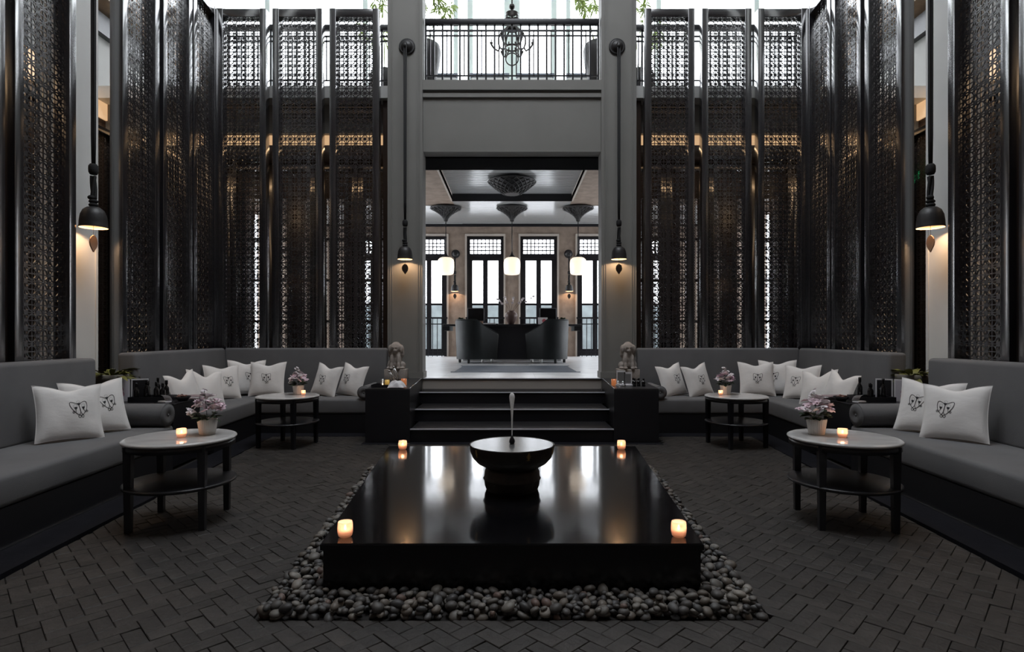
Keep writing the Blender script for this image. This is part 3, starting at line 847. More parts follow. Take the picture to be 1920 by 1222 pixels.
for s in (-1, 1):
    sd = SIDE[s]
    def pl(x, d, fx, fy, label, **k):
        roll = k.pop('roll', 0)*-s
        ev = k.get('emb_uv', (0, .05)); k['emb_uv'] = (ev[0]*-s, ev[1])
        pillow((s*x, d, k.pop('z', ZS)), (-s*fx, fy), label, roll=roll, mir=-s, **k)
    pl(3.41, 4.40, .80, -.60, 'front white pillow with a black emblem on the near %s sofa' % sd, size=.445, lean=.30, seed=1, dip=.16, emb_uv=(.22, .06), roll=.03)
    pl(3.43, 4.73, .78, -.62, 'white emblem pillow behind the front one on the near %s sofa' % sd, size=.46, lean=.32, seed=2, dip=.18, emb_uv=(.34, .05), roll=-.05)
    pl(3.55, 6.30, .97, -.22, 'plain white pillow nearer the bottles on the %s corner sofa' % sd, size=.43, lean=.30, seed=3, emblem=False, dip=.34, roll=-.12, group='plain white pillows')
    pl(3.54, 6.62, .86, -.50, 'plain white pillow behind the flowers on the %s corner sofa' % sd, size=.43, lean=.33, seed=4, emblem=False, dip=.34, roll=.10, group='plain white pillows')
    pl(3.68, 7.26, .76, -.65, 'foremost of three emblem pillows in the bend of the %s corner sofa' % sd, size=.45, lean=.28, seed=5, dip=.15, emb_uv=(.25, 0), roll=.04)
    pl(3.60, 7.70, .40, -.90, 'half hidden emblem pillow deep in the bend of the %s corner sofa' % sd, size=.48, lean=.22, seed=6, dip=.18, emb_uv=(.22, 0), roll=.02, z=ZS+.01)
    pl(3.31, 7.66, .12, -.99, 'emblem pillow leaning on the back run beside the bend, %s corner sofa' % sd, size=.47, lean=.26, seed=7, dip=.17, emb_uv=(0, 0))
    pl(2.56, 7.66, -.42, -.91, 'tilted emblem pillow nearer the table flowers on the %s back sofa' % sd, size=.44, lean=.28, seed=8, dip=.20, roll=.13, emb_uv=(-.15, -.02))
    pl(2.22, 7.70, -.45, -.89, 'tilted emblem pillow next to the bolster on the %s back sofa' % sd, size=.44, lean=.28, seed=9, dip=.18, roll=.12, emb_uv=(-.30, 0))

# ---------------------------------------------------------------- tables with flowers and candles
def table(loc, label, rz):
    t = thing('round_table', label, 'table', loc, rz, 'round marble tables'); R = .345
    part('tabletop', MB().lathe([(.0001, .545), (R-.015, .545), (R-.003, .551), (R, .558), (R-.004, .565), (R-.014, .569), (R-.03, .570), (.0001, .570)], 64), m_marble, t)
    part('apron', MB().lathe([(R-.03, .505), (R-.012, .506), (R-.012, .545), (R-.03, .545), (R-.03, .505)], 64), m_black, t)
    part('shelf', MB().lathe([(.0001, .255), (R-.02, .255), (R-.004, .262), (R-.004, .275), (R-.02, .281), (.0001, .281)], 64), m_black, t)
    for k in range(4):
        a_ = pi/4+k*pi/2; c = Vector((cos(a_)*(R-.034), sin(a_)*(R-.034), 0))
        g = MB(); w0, w1 = .018, .024
        vs = [(c.x+sx*w0, c.y+sy*w0, 0) for sx, sy in ((-1, -1), (1, -1), (1, 1), (-1, 1))]+[(c.x+sx*w1, c.y+sy*w1, .544) for sx, sy in ((-1, -1), (1, -1), (1, 1), (-1, 1))]
        g.add(vs, [(3, 2, 1, 0), (4, 5, 6, 7), (0, 1, 5, 4), (1, 2, 6, 5), (2, 3, 7, 6), (3, 0, 4, 7)])
        part('leg', g, m_black, t)
PET = []
def blossom_mesh(seed, m):
    rr = random.Random(seed); mb = MB()
    for ring_ in range(2):
        for i in range(6):
            a_ = 2*pi*i/6+ring_*.5+rr.uniform(-.2, .2); L = (.034, .022)[ring_]*rr.uniform(.85, 1.15); up = (.3, .9)[ring_]
            d = Vector((cos(a_), sin(a_), up)).normalized(); sd_ = Vector((-sin(a_), cos(a_), 0))
            b0 = Vector((0, 0, 0)); w = L*.38
            mid = d*L*.6; tip = d*L+Vector((0, 0, -.006))
            mb.add([b0, mid-sd_*w+Vector((0, 0, .003)), tip-sd_*w*.4, tip+sd_*w*.4, mid+sd_*w+Vector((0, 0, .003)), mid+Vector((0, 0, -.002))],
                   [(0, 1, 5), (0, 5, 4), (1, 2, 5), (2, 3, 5), (3, 4, 5)], True)
    me = mb.mesh('blossom'); me.materials.append(m); return me
BL = [blossom_mesh(1, m_petal), blossom_mesh(2, m_petal), blossom_mesh(3, m_petalw), blossom_mesh(4, mat('mauve_petal', (.58, .38, .48), .6, island=.2))]
def leaf_mesh(L, w, m, fold=.2, droop=.25, seg=5, name='leaf'):
    vs = []; fs = []
    for i in range(seg+1):
        t = i/seg; ww = w*sin(pi*min(1, t*.94+.04))**.8; z = L*(.5*t-droop*2*t*t)
        y = L*t
        vs += [(-ww, y, z+fold*ww), (0, y, z), (ww, y, z+fold*ww)]
    for i in range(seg):
        b = i*3; fs += [(b, b+1, b+4, b+3), (b+1, b+2, b+5, b+4)]
    me = MB().add(vs, fs, True).mesh(name); me.materials.append(m); return me
LF = leaf_mesh(.060, .020, m_leaf)
FR = leaf_mesh(.20, .035, m_fern, droop=.45, name='frond')
def flower_pot(loc, label, seed):
    rr = random.Random(seed); t = thing('flower_pot', label, 'flowers', loc, 0, 'potted flowers on the tables')
    part('pot', MB().lathe([(.0001, 0), (.046, 0), (.050, .004), (.064, .105), (.062, .108), (.058, .104), (.055, .095), (.0001, .092)], 120, wob=.022, rnd=30), m_potw, t)
    for i in range(26):
        a_ = rr.uniform(0, 6.28); r = rr.uniform(.02, .065)
        o = put('leaf', LF, None, t, (r*cos(a_), r*sin(a_), .100+rr.uniform(0, .04))); o.rotation_euler = (rr.uniform(-.3, .4), rr.uniform(-.3, .3), a_-pi/2); o.scale = (1.0, 1.0, 1.0)
    for i in range(26):
        a_ = i*2.4+rr.uniform(-.3, .3); q = (i+.5)/26; r = .105*sqrt(q)*rr.uniform(.8, 1.1); z = .155+.095*(1-q)+rr.uniform(-.012, .02)
        k = 2 if i < 6 or i % 5 == 0 else (3 if rr.random() < .22 else rr.choice((0, 1)))
        o = put('blossom', BL[k], None, t, (r*cos(a_), r*sin(a_), z)); o.rotation_euler = (rr.uniform(-.9, .4)*1, rr.uniform(-.6, .6), rr.uniform(0, 6.28)); o.scale = (1.05,)*3
    part('stem', MB().tube([(0, 0, .09), (-.01, 0, .2), (-.02, 0, .30)], .002, 5), m_leaf, t)
    for i in range(4):
        o = put('blossom', BL[2], None, t, (-.02+rr.uniform(-.02, .02), rr.uniform(-.02, .02), .265+.014*i)); o.scale = (.62,)*3; o.rotation_euler = (rr.uniform(-.7, .7), rr.uniform(-.7, .7), i)
for s in (-1, 1):
    sd = SIDE[s]
    table((s*2.24, 3.85, 0), 'round white marble table with black legs and shelf in the %s foreground' % sd, -s*.136)
    table((s*2.56, 6.50, 0), 'round white marble table with black legs before the %s corner sofa' % sd, s*.23)
    flower_pot((s*2.098, 3.92, .5705), 'pink flowers in a white ribbed pot on the near %s table' % sd, 11+s)
    flower_pot((s*2.47, 6.58, .5705), 'pink flowers in a white ribbed pot on the far %s table' % sd, 21+s)
    candle((s*2.207, 3.80, .5706), 'lit candle glass beside the flower pot on the near %s table' % sd, r=.031, h=.060)
    candle((s*2.375, 6.48, .5706), 'lit candle glass beside the flower pot on the far %s table' % sd, r=.024, h=.058, power=.12)

# ---------------------------------------------------------------- wall lamps
def wall_lamp(base, out, label, scale=1.0, drop=None, rope_top=2.9, plate=True, leaf_m=m_leafwood, leaf_edge=False, power=9, s=1):
    """BASE: bell mouth centre; OUT: horizontal direction from the wall to the lamp"""
    t = thing('wall_lamp', label, 'lamp', base, 0, 'bell wall lamps'); k = scale; o3 = Vector((*out, 0)).normalized()
    ri = .1175
    bell = [(.1175, 0), (.118, .012), (.115, .02), (.113, .06), (.105, .12), (.086, .165), (.055, .192), (.028, .200), (.0001, .202)]
    part('shade', MB().lathe([(r*k, z*k) for r, z in bell], 40), m_bell, t)
    part('shade_lining', MB().lathe([((r-.004)*k if r > .01 else r, (z-.0045 if z > .01 else z+.001)*k) for r, z in bell], 40), m_shade_in, t)
    part('bulb', MB().sphere((0, 0, .095*k), .028*k, 14, 10), m_bulb, t)
    # knotted rope neck: collar, knot, twisted strands, bead
    kn = MB().sphere((0, 0, .215*k), .040*k, 14, 8, (1, 1, .6)).sphere((0, 0, .250*k), .036*k, 14, 8, (1.15, 1, .6))
    kn.sphere((-.012*k, -.01*k, .285*k), .030*k, 12, 8, (1.1, 1, .8))
    for q in range(3):
        a0 = q*2.1
        kn.tube([(.016*k*cos(a0+z*9), .016*k*sin(a0+z*9), (.27+z)*k) for z in [i*.02 for i in range(12)]], .014*k, 7)
    part('knot', kn, m_rope, t)
    part('bead', MB().lathe([(.0001, .50*k), (.030*k, .505*k), (.040*k, .525*k), (.042*k, .555*k), (.040*k, .585*k), (.028*k, .603*k), (.0001, .606*k)], 20), m_rope, t)
    for q in (-1, 1):
        part('rope', MB().tube([(q*.005*k, 0, .60*k), (q*.010*k, 0, .9), (q*.015*k, 0, rope_top)], .013*k, 8), m_rope, t)
    part('cord', MB().tube([(0, 0, .06*k), (0, 0, -.07*k)], .0018*k, 5), m_rope, t)
    lf = MB(); side = Vector((-o3.y, o3.x, 0)); pr = [(.0, .006), (.10, .030), (.25, .044), (.45, .050), (.65, .042), (.85, .018), (1.0, .001)]
    L = .16*k
    def ring_(off): 
        a_ = []
        for tt, w in pr: a_.append(side*(w*k)+Vector((0, 0, -.07*k-L*tt))+o3*off)
        for tt, w in reversed(pr): a_.append(side*(-w*k)+Vector((0, 0, -.07*k-L*tt))+o3*off)
        return a_
    A = ring_(.006*k); B = ring_(-.006*k); n = len(A); m = len(pr)
    lf.add(A+B, [tuple([i, i+1, n-2-i, n-1-i]) for i in range(m-1)]+[tuple(reversed([n+i, n+i+1, n+n-2-i, n+n-1-i])) for i in range(m-1)]+[(i, (i+1) % n, n+(i+1) % n, n+i) for i in range(n)])
    part('leaf_pendant', lf, leaf_m, t)
    if plate:
        wd = drop; R = Vector((0, 0, 1)).rotation_difference(o3).to_matrix().to_4x4()
        pm_ = MB().lathe([(.0001, 0), (.125*k, 0), (.128*k, .012), (.115*k, .022), (.11*k, .018), (.09*k, .028), (.075*k, .05), (.045*k, .07), (.0001, .075)], 36)
        pm_.xform(Matrix.Translation(Vector((0, 0, rope_top+.06*k))-o3*wd) @ R); part('wall_plate', pm_, m_bell, t)
        hk = MB().tube([Vector((0, 0, rope_top+.06*k))-o3*(wd-.05), Vector((0, 0, rope_top+.05*k))-o3*.03, Vector((0, 0, rope_top))], .02*k, 8)
        hk.sphere((0, 0, rope_top-.01), .032*k, 12, 8, (1, 1, 1.2))
        part('hook', hk, m_bell, t)
    l = bpy.data.lights.new('bulb_glow', 'SPOT'); l.energy = power; l.color = (1, .62, .34); l.shadow_soft_size = .03*k
    l.spot_size = radians(150); l.spot_blend = .25
    lo = bpy.data.objects.new('bulb_glow', l); COL.objects.link(lo); lo.parent = t; lo.location = (0, 0, .055*k)
    return t
for s in (-1, 1):
    sd = SIDE[s]
    p = P(960+s*200.5, 486, 8.13); zt_ = P(760, 84, 8.13).z
    wall_lamp(p, (0, -1), 'black bell lamp on a long rope against the %s pillar' % sd, .93, .165, zt_-p.z, power=9)
    q = P(960+s*785, 427, 5.5); q.x = s*4.045
    wall_lamp(q, (-s, 0), 'large black bell lamp on the pale column behind the near %s sofa' % sd, 1.02, .2, 5.2, leaf_m=m_leafwarm, power=9)
    p = P(960+s*107, 546, 16.80); zt_ = P(0, 478, 16.8).z
    wall_lamp(p, (0, -1), 'small bell lamp between the reception windows at %s' % sd, 1.0, .2, zt_-p.z, power=9)

# ---------------------------------------------------------------- black plinths beside the stairs, with what stands on them
for s in (-1, 1):
    sd = SIDE[s]
    t = thing('console_plinth', 'black lacquered block beside the stairs at %s, statue on top' % sd, 'plinth', (0, 0, 0))
    b = [(s*1.19, 6.63), (s*1.31, 8.28), (s*1.83, 8.28), (s*1.71, 6.63)]
    if area(b) < 0: b = b[::-1]
    part('body', MB().prism(b, 0, .615), m_black, t)
    part('top', MB().prism(b, .615, .632), mat('plinth_top', (.03, .03, .032), .3), t)
    part('edge_strip', MB().tube([(s*1.192, 6.64, .634), (s*1.308, 8.27, .634)], .004, 5), mat('edge_metal', (.7, .7, .72), .25, metal=.8), t)
# seated lion statues
def lion(loc, s, label):
    t = thing('stone_statue', label, 'statue', loc, 0, 'stone animal statues')
    part('pedestal', MB().box(-.15, .15, -.11, .13, 0, .145, bev=.008), m_statue, t)
    b = MB(); E = lambda c, r: b.sphere((s*c[0], c[1], c[2]), 1, 14, 10, r)
    E((.02, .02, .215), (.105, .10, .085)); E((0, .0, .29), (.085, .08, .10)); E((-.005, -.02, .345), (.075, .065, .07))
    E((0, -.015, .445), (.088, .080, .075)); E((0, -.055, .425), (.052, .055, .055)); E((-.005, -.095, .405), (.032, .03, .026))
    for q in (-1, 1):
        E((q*.078, -.012, .42), (.034, .05, .07)); E((q*.088, .0, .365), (.026, .04, .06))
        E((q*.048, -.065, .27), (.032, .036, .085)); E((q*.05, -.085, .19), (.028, .032, .06)); E((q*.05, -.10, .160), (.030, .042, .018))
        E((q*.092, .01, .195), (.042, .065, .055)); E((q*.10, -.045, .160), (.030, .05, .018))
    E((.135, .035, .19), (.030, .032, .048)); E((.140, .03, .24), (.022, .024, .04)); E((0, .0, .505), (.05, .05, .025))
    o = part('body', b, m_statue, t)
    md = o.modifiers.new('fuse', 'REMESH'); md.mode = 'VOXEL'; md.voxel_size = .008; md.use_smooth_shade = True
    sm_ = o.modifiers.new('soften', 'SMOOTH'); sm_.factor = .5; sm_.iterations = 4
    for q in (-1, 1):
        part('eye', MB().sphere((q*.022, -.104, .437), .009, 8, 6), m_statue, t)
        part('brow', MB().tube([(q*.006, -.112, .446), (q*.024, -.110, .455), (q*.042, -.094, .446)], .006, 6), m_statue, t)
for s in (-1, 1):
    lion((s*1.64, 8.06, .633), s, 'weathered seated stone animal on the %s black plinth' % SIDE[s])
def small_candle(loc, label, m, r=.028, h=.06):
    t = thing('votive_glass', label, 'candle', loc)
    part('glass', MB().lathe([(.0001, 0), (r*.8, 0), (r, .01), (r, h), (r*.9, h), (r*.88, .014), (.0001, .012)], 20), m, t)
    part('wick', MB().tube([(0, 0, .012), (0, 0, .03)], .003, 5), m_flame, t)
def bottle(loc, label, h=.19, r=.026, m=m_bottle, cap=m_bottle, group=None):
    t = thing('bottle', label, 'bottle', loc, 0, group)
    part('body', MB().lathe([(.0001, 0), (r*.95, 0), (r, .006), (r, h*.55), (r*.85, h*.63), (r*.4, h*.70), (r*.36, h*.80), (.0001, h*.80)], 18), m, t)
    part('cap', MB().lathe([(.0001, h*.78), (r*.55, h*.78), (r*.55, h*.97), (r*.4, h), (.0001, h)], 14), cap, t)
ZT = .632
# left plinth
t = thing('tray', 'black tray on the left stair plinth', 'tray', (-1.50, 6.86, ZT))
part('base', MB().box(-.17, .17, -.11, .11, 0, .012), m_black, t)
for x in (-.165, .165): part('rim', MB().box(x-.006, x+.006, -.11, .11, .012, .035), m_black, t)
for y in (-.105, .105): part('rim', MB().box(-.159, .159, y-.005, y+.005, .012, .035), m_black, t)
small_candle((-1.555, 6.84, ZT+.0125), 'clear votive glass on the left plinth tray', m_drinkglass, .024, .085)
small_candle((-1.498, 6.83, ZT+.0125), 'glowing yellow votive glass on the left plinth tray', m_yellow, .027, .075)
small_candle((-1.34, 7.05, ZT), 'dark amber votive glass on a stand by the left pillar', m_redglass, .035, .085)
for k, (x, L_) in enumerate(((-1.44, .17), (-1.385, .22))):
    t = thing('tongs', ('shorter' if k == 0 else 'taller')+' steel tongs leaning on the left plinth tray', 'tongs', (x, 6.93, ZT+.016))
    part('arm', MB().tube([(.0, 0, 0), (-.05, .01, L_*.6), (-.06, .01, L_)], .006, 6), m_steel, t)
    part('arm', MB().tube([(.03, 0, 0), (-.015, .012, L_*.6), (-.055, .012, L_)], .006, 6), m_steel, t)
    part('head', MB().sphere((-.058, .011, L_), .014, 10, 8), m_steel, t)
t = thing('napkin', 'crumpled white cloth on the left stair plinth', 'cloth', (-1.36, 6.72, ZT))
rr = random.Random(9); ph = [rr.uniform(0, 6.28) for _ in range(6)]; n = 18; vs = []
for a_ in range(n+1):
    for b_ in range(n+1):
        u, v = a_/n*2-1, b_/n*2-1; e = max(0, (1-u*u))*max(0, (1-v*v))
        z = .004+.055*e**.6+.016*(abs(sin(3*u+2*v+ph[0]))+abs(sin(5*v-3*u+ph[1])))*(.3+e)
        vs.append((.10*u*(1+.12*sin(4*v+ph[2])), .065*v*(1+.15*sin(4*u+ph[3])), z))
cl = MB().add(vs, [(a_*(n+1)+b_, (a_+1)*(n+1)+b_, (a_+1)*(n+1)+b_+1, a_*(n+1)+b_+1) for a_ in range(n) for b_ in range(n)], True)
part('folds', cl, m_paper, t)
# right plinth
for k, (x, w, h, lbl) in enumerate(((1.335, .055, .19, 'taller'), (1.42, .05, .17, 'shorter'))):
    t = thing('card_stand', lbl+' white framed card stand on the right stair plinth', 'card stand', (x, 6.98, ZT))
    part('card', MB().box(-w, w, -.003, .003, .02, h), m_paper, t)
    part('print', MB().box(-w*.75, w*.75, -.0045, -.003, .035, h-.02), mat('grey_print', (.18, .18, .18), .6), t)
    part('foot', MB().box(-w*1.1, w*1.1, -.03, .03, 0, .02, bev=.004), m_paper, t)
for k in range(4):
    bottle((1.49+.055*(k % 3), 6.92+.06*(k//3)+.02*(k % 2), ZT), 'small black bottle on the right stair plinth, '+('first', 'second', 'third', 'rear')[k]+' from the cards', .10, .022)
for k, (x, d) in enumerate(((1.255, 6.74), (1.305, 6.70))):
    t = thing('upright_glass', ('outer' if k else 'inner')+' small glass at the front of the right plinth', 'glass', (x, d, ZT))
    part('glass', MB().lathe([(.0001, 0), (.018, 0), (.02, .085), (.018, .085), (.016, .01), (.0001, .008)], 16), m_drinkglass, t)
    part('filling', MB().lathe([(.0001, .009), (.0155, .01), (.0165, .05), (.0001, .05)], 14), m_paper, t)
small_candle((1.265, 7.05, ZT), 'dark amber votive glass behind the cards on the right plinth', m_redglass, .035, .08)

# ---------------------------------------------------------------- black side tables between the sofas
for s in (-1, 1):
    sd = SIDE[s]
    t = thing('side_table', 'black cube side table between the %s sofas' % sd, 'table', WP(s, 5.40, .10, 0), -s*ANG)
    part('body', MB().box(s*.01, s*.69, .01, .55, 0, .585), m_black, t)
    part('top', MB().box(0, s*.70, 0, .56, .585, .605, bev=.004), m_black, t)
    TZ = .6055
    def at(px, py, z=TZ):
        d = F*(CZ-z)/(py-HY); return Vector((s*(960-px)*d/F, d, z))
    # tray with bottles
    tp = WP(s, 5.62, .42, TZ)
    t = thing('bottle_tray', 'black tray full of dark bottles on the %s side table' % sd, 'tray', tp, -s*ANG)
    part('base', MB().box(-.17, .17, -.12, .12, 0, .012), m_black, t)
    for x in (-.166, .166): part('rim', MB().box(x-.004, x+.004, -.12, .12, .012, .05), m_black, t)
    for y in (-.116, .116): part('rim', MB().box(-.162, .162, y-.004, y+.004, .012, .05), m_black, t)
    if s < 0: bs = [(-.13, -.05, .17), (-.08, .05, .185), (-.03, -.05, .20), (.02, .05, .215), (.06, -.04, .18), (.11, .04, .19), (.135, -.06, .17)]
    else: bs = [(-.10, .02, .22), (-.05, -.06, .17), (.03, .05, .15), (.10, -.03, .21), (.13, .06, .16)]
    for k, (x, y, h) in enumerate(bs):
        bottle((tp.x+x, tp.y+y, TZ+.0125), 'dark bottle in the %s side table tray, ' % sd+('first', 'second', 'third', 'fourth', 'fifth', 'sixth', 'seventh')[k]+' from the left', h, .024)
    # white card on a small stand, front of the tray
    cp = WP(s, 5.50, .20, TZ)
    t = thing('sign_card', 'curved white note card on the %s side table' % sd, 'card', cp, s*.35)
    vs = []; fs = []
    for i in range(7):
        a_ = radians(15+i*11); vs += [(-.05, .06*cos(a_)-.06, .075*sin(a_)), (.05, .06*cos(a_)-.06, .075*sin(a_))]
    for i in range(6): fs.append((2*i, 2*i+1, 2*i+3, 2*i+2))
    cm = MB().add(vs, fs, True); cm.box(-.05, .05, -.075, -.01, 0, .018)
    part('card', cm, m_paper, t)
    part('lettering', MB().box(-.03, .03, -.012, -.0105, .035, .039).box(-.025, .02, -.012, -.0105, .046, .049), m_inkthin, t)
    part('holder', MB().box(-.07, .07, -.10, .03, 0, .006), m_black, t)
    # potpourri bowl
    bp = WP(s, 5.63, .13, TZ)
    t = thing('dish', 'small dark dish of dried petals on the %s side table' % sd, 'bowl', bp)
    part('bowl', MB().lathe([(.0001, 0), (.04, 0), (.075, .045), (.07, .045), (.036, .008), (.0001, .006)], 24), m_black, t)
    pp = MB()
    for k in range(16): pp.sphere((random.uniform(-.045, .045), random.uniform(-.045, .045), .036+random.random()*.02), .014, 7, 5, (1, 1, .6))
    o = part('dried_petals', pp, mat('dried_petals', (.20, .10, .08), .8, island=.4), t); o['kind'] = 'stuff'
    for k in range(3):
        mp_ = WP(s, 5.86, .16+.01*k, TZ+.0005+.0095*k)
        mg = MB().box(-.13, .13, -.09, .09, 0, .009, bev=.002)
        tag(part('magazine', mg, (m_towel, m_paper, m_towel)[k], None, mp_, .2*k-.2), 'thin magazine, '+('bottom', 'middle', 'top')[k]+' of the stack on the %s side table' % sd, 'magazine')
    # leaning picture book with a pink orchid on its page
    fp = WP(s, 5.62, .64, TZ)
    t = thing('picture_frame', 'open picture frame with a pink orchid print on the %s side table' % sd, 'picture', fp, -s*.55)
    for q, (x0, x1, mm) in enumerate(((-.165, -.005, m_paper), (.005, .15, m_black))):
        xa, xb = (x0, x1) if s < 0 else (-x1, -x0)
        g = MB().box(xa, xb, -.006, .006, 0, .215); part('leaf_panel', g, m_paper, t)
        g = MB().box(xa+.012, xb-.012, -.008, -.006, .012, .203); part('print', g, mat('pale_print', (.6, .57, .62), .6) if q == 0 else m_black, t)
        if q == 0:
            g = MB(); xc = (xa+xb)/2
            for (dx, dz, r_) in ((0, .14, .022), (.008, .115, .026), (-.008, .09, .024), (.012, .07, .03), (-.012, .05, .022), (.0, .165, .014)):
                g.add([(xc+dx+r_*cos(a_)*.8, -.0085, dz+r_*sin(a_)) for a_ in [2*pi*i/12 for i in range(12)]], [tuple(range(12))])
            part('orchid_print', g, m_pinkpic, t)
    # planter with a fern
    pp_ = (s*3.99, 5.66, 0)
    t = thing('potted_fern', 'yellow green leafy plant in a tall grey planter beside the %s column' % sd, 'plant', pp_)
    part('planter', MB().lathe([(.0001, 0), (.115, 0), (.118, .01), (.142, .80), (.152, .805), (.153, .86), (.145, .865), (.136, .86), (.130, .80), (.0001, .80)], 32), m_potg, t)
    rr = random.Random(5)
    for i in range(34):
        a_ = rr.uniform(0, 6.28); r = rr.uniform(.0, .10)
        o = put('frond', FR, None, t, (r*cos(a_), r*sin(a_), .80+rr.uniform(0, .05))); o.rotation_euler = (rr.uniform(0, .9), rr.uniform(-.4, .4), a_-pi/2); o.scale = (rr.uniform(.6, .9),)*3

# ---------------------------------------------------------------- reception furniture
RZ = .628
rug = thing('rug', 'blue grey rug on the pale reception floor', 'rug', (.06, 10.6, RZ))
part('field', MB().box(-1.04, 1.04, -.90, .95, 0, .012), m_rug, rug)
part('border', MB().box(-1.10, 1.10, -.97, -.90, 0, .010).box(-1.10, 1.10, .95, 1.02, 0, .010), mat('rug_border', (.3, .33, .37), .7), rug)
for k in range(60):
    pass
t = thing('reception_desk', 'long black reception desk behind the two armchairs', 'desk', (0, 14.25, RZ))
part('top', MB().box(-1.68, 1.68, -.42, .42, .85, .90, bev=.008), m_black, t)
part('panel', MB().box(-1.25, 1.25, -.34, .30, .04, .85), m_black, t)
for x in (-1.6, 1.6): part('shelf_end', MB().box(x-.08, x+.08, -.40, .40, .74, .85), m_black, t)
part('foot_rail', MB().box(-1.2, 1.2, -.30, .26, 0, .04), m_steel, t)
def barrel_chair(loc, rz, label):
    t = thing('barrel_armchair', label, 'armchair', loc, rz, 'leather armchairs at the desk')
    n = 40; R = .44; L = .40; th = .09
    outer = []; 
    for i in range(n+1):
        q = i/n
        if q < .25: a_ = q/.25; outer.append((R, L*(1-a_), q))
        elif q > .75: a_ = (q-.75)/.25; outer.append((-R, L*a_, q))
        else: a_ = (q-.25)/.5*pi; outer.append((R*cos(a_), -R*sin(a_), q))
    vs = []; fs = []
    for (x, y, q) in outer:
        e = min(q, 1-q); hz = .66 if e < .0 else .66+.20*min(1, e/.25)
        hz = .66+.20*min(1, e/.24) if e < .24 else .86+.12*min(1, (e-.24)/.06)
        nx, ny = (1, 0) if q < .25 else ((-1, 0) if q > .75 else (x/R, y/R))
        tp = .93
        prof = [(x*tp, y*tp, .09), (x, y, hz-.03), (x-nx*.02, y-ny*.02, hz), (x-nx*(th-.02), y-ny*(th-.02), hz), (x-nx*th, y-ny*th, hz-.03), (x-nx*th, y-ny*th, .30)]
        vs += prof
    m = 6
    for i in range(n):
        for k in range(m-1): fs.append((i*m+k, i*m+k+1, (i+1)*m+k+1, (i+1)*m+k))
    fs.append(tuple(range(m-1, -1, -1))); fs.append(tuple(n*m+k for k in range(m)))
    part('shell', MB().add(vs, fs, True), m_leather, t)
    part('piping', MB().tube([Vector((x-(1 if q < .25 else (-1 if q > .75 else x/R))*.02, y-(0 if q < .25 or q > .75 else y/R)*.02, (.66+.20*min(1, min(q, 1-q)/.24) if min(q, 1-q) < .24 else .86+.12*min(1, (min(q, 1-q)-.24)/.06))+.002)) for x, y, q in outer], .010, 6), m_leather, t)
    part('seat', MB().rbox(-.335, .335, -.10, .44, .28, .46, .04), m_leather, t)
    part('seat_base', MB().box(-.335, .335, -.08, .38, .10, .28), m_leather, t)
    for x in (-.25, .25):
        for y in (-.26, .33): part('leg', MB().cyl(.03, 0, .10, 12, (x, y), .035), m_steel if y > 0 else m_black, t)
barrel_chair((-.86, 13.05, RZ), -radians(62), 'dark leather barrel armchair left of the desk centre')
barrel_chair((.86, 13.05, RZ), radians(62), 'dark leather barrel armchair right of the desk centre')
DZ = RZ+.9005
t = thing('vase', 'brown round vase of sparse white blossom on the reception desk', 'vase', (-.02, 14.1, DZ))
part('jar', MB().lathe([(.0001, 0), (.07, 0), (.11, .08), (.155, .18), (.155, .24), (.12, .29), (.08, .305), (.085, .325), (.10, .335), (.09, .335), (.075, .31), (.0001, .28)], 28), m_vase, t)
rr = random.Random(3)
for k, (dx, dz) in enumerate(((-.32, .55), (-.15, .62), (.05, .60), (.28, .58), (.52, .66))):
    part('branch', MB().tube([(0, 0, .28), (dx*.4, 0, .28+dz*.35), (dx, .02, .28+dz*.6)], .004, 5), m_brown, t)
    for q in range(4):
        o = put('blossom', BL[2], None, t, (dx*(.7+.12*q), .0, .28+dz*(.42+.07*q))); o.scale = (1.1,)*3; o.rotation_euler = (1.2, q, q)
for s, lab in ((-1, 'black monitor on the left half of the reception desk'), (1, 'black monitor on the right half of the reception desk')):
    t = thing('monitor', lab, 'monitor', (s*.90, 14.2, DZ))
    part('foot', MB().box(-.12, .12, -.08, .08, 0, .012), m_black, t); part('stand', MB().box(-.025, .025, .0, .03, .012, .12), m_black, t)
    part('case', MB().box(-.21, .21, -.02, .015, .07, .41, bev=.006), mat('grey_case', (.10, .10, .11), .4), t)
    part('display', MB().box(-.19, .19, -.0225, -.0195, .095, .39), m_screenoff, t)
    t = thing('desk_plant', 'small dark succulent in a pot at the %s end of the desk' % SIDE[s], 'plant', (s*1.26, 14.1, DZ))
    part('pot', MB().lathe([(.0001, 0), (.05, 0), (.065, .08), (.055, .08), (.0001, .07)], 18), m_black, t)
    for k in range(12):
        a_ = k*2.4; o = put('leaf', LF, None, t, (.02*cos(a_), .02*sin(a_), .075)); o.rotation_euler = (.5+.05*k, 0, a_); o.scale = (2.0, 2.0, 2.0)
t = thing('brochure', 'white brochure with a pink flower on the reception desk', 'brochure', (.76, 13.95, DZ)); t.rotation_euler = (-.2, 0, .1)
part('sheet', MB().box(-.12, .12, -.004, .004, 0, .17), m_paper, t)
part('flower_print', MB().add([(.03+.05*cos(2*pi*i/14), -.0045, .085+.05*sin(2*pi*i/14)) for i in range(14)], [tuple(range(14))]), mat('red_print', (.55, .12, .14), .5), t)
t = thing('desk_box', 'small brown box before the left monitor', 'box', (-.76, 13.98, DZ))
part('box', MB().box(-.05, .05, -.04, .04, 0, .06, bev=.004), m_leafwarm, t); part('lid', MB().box(-.053, .053, -.043, .043, .06, .075, bev=.003), m_leafwarm, t)
t = thing('paper_stack', 'white papers on the left part of the reception desk', 'paper', (-.55, 13.98, DZ))
part('sheets', MB().box(-.15, .15, -.1, .1, 0, .03), m_paper, t)
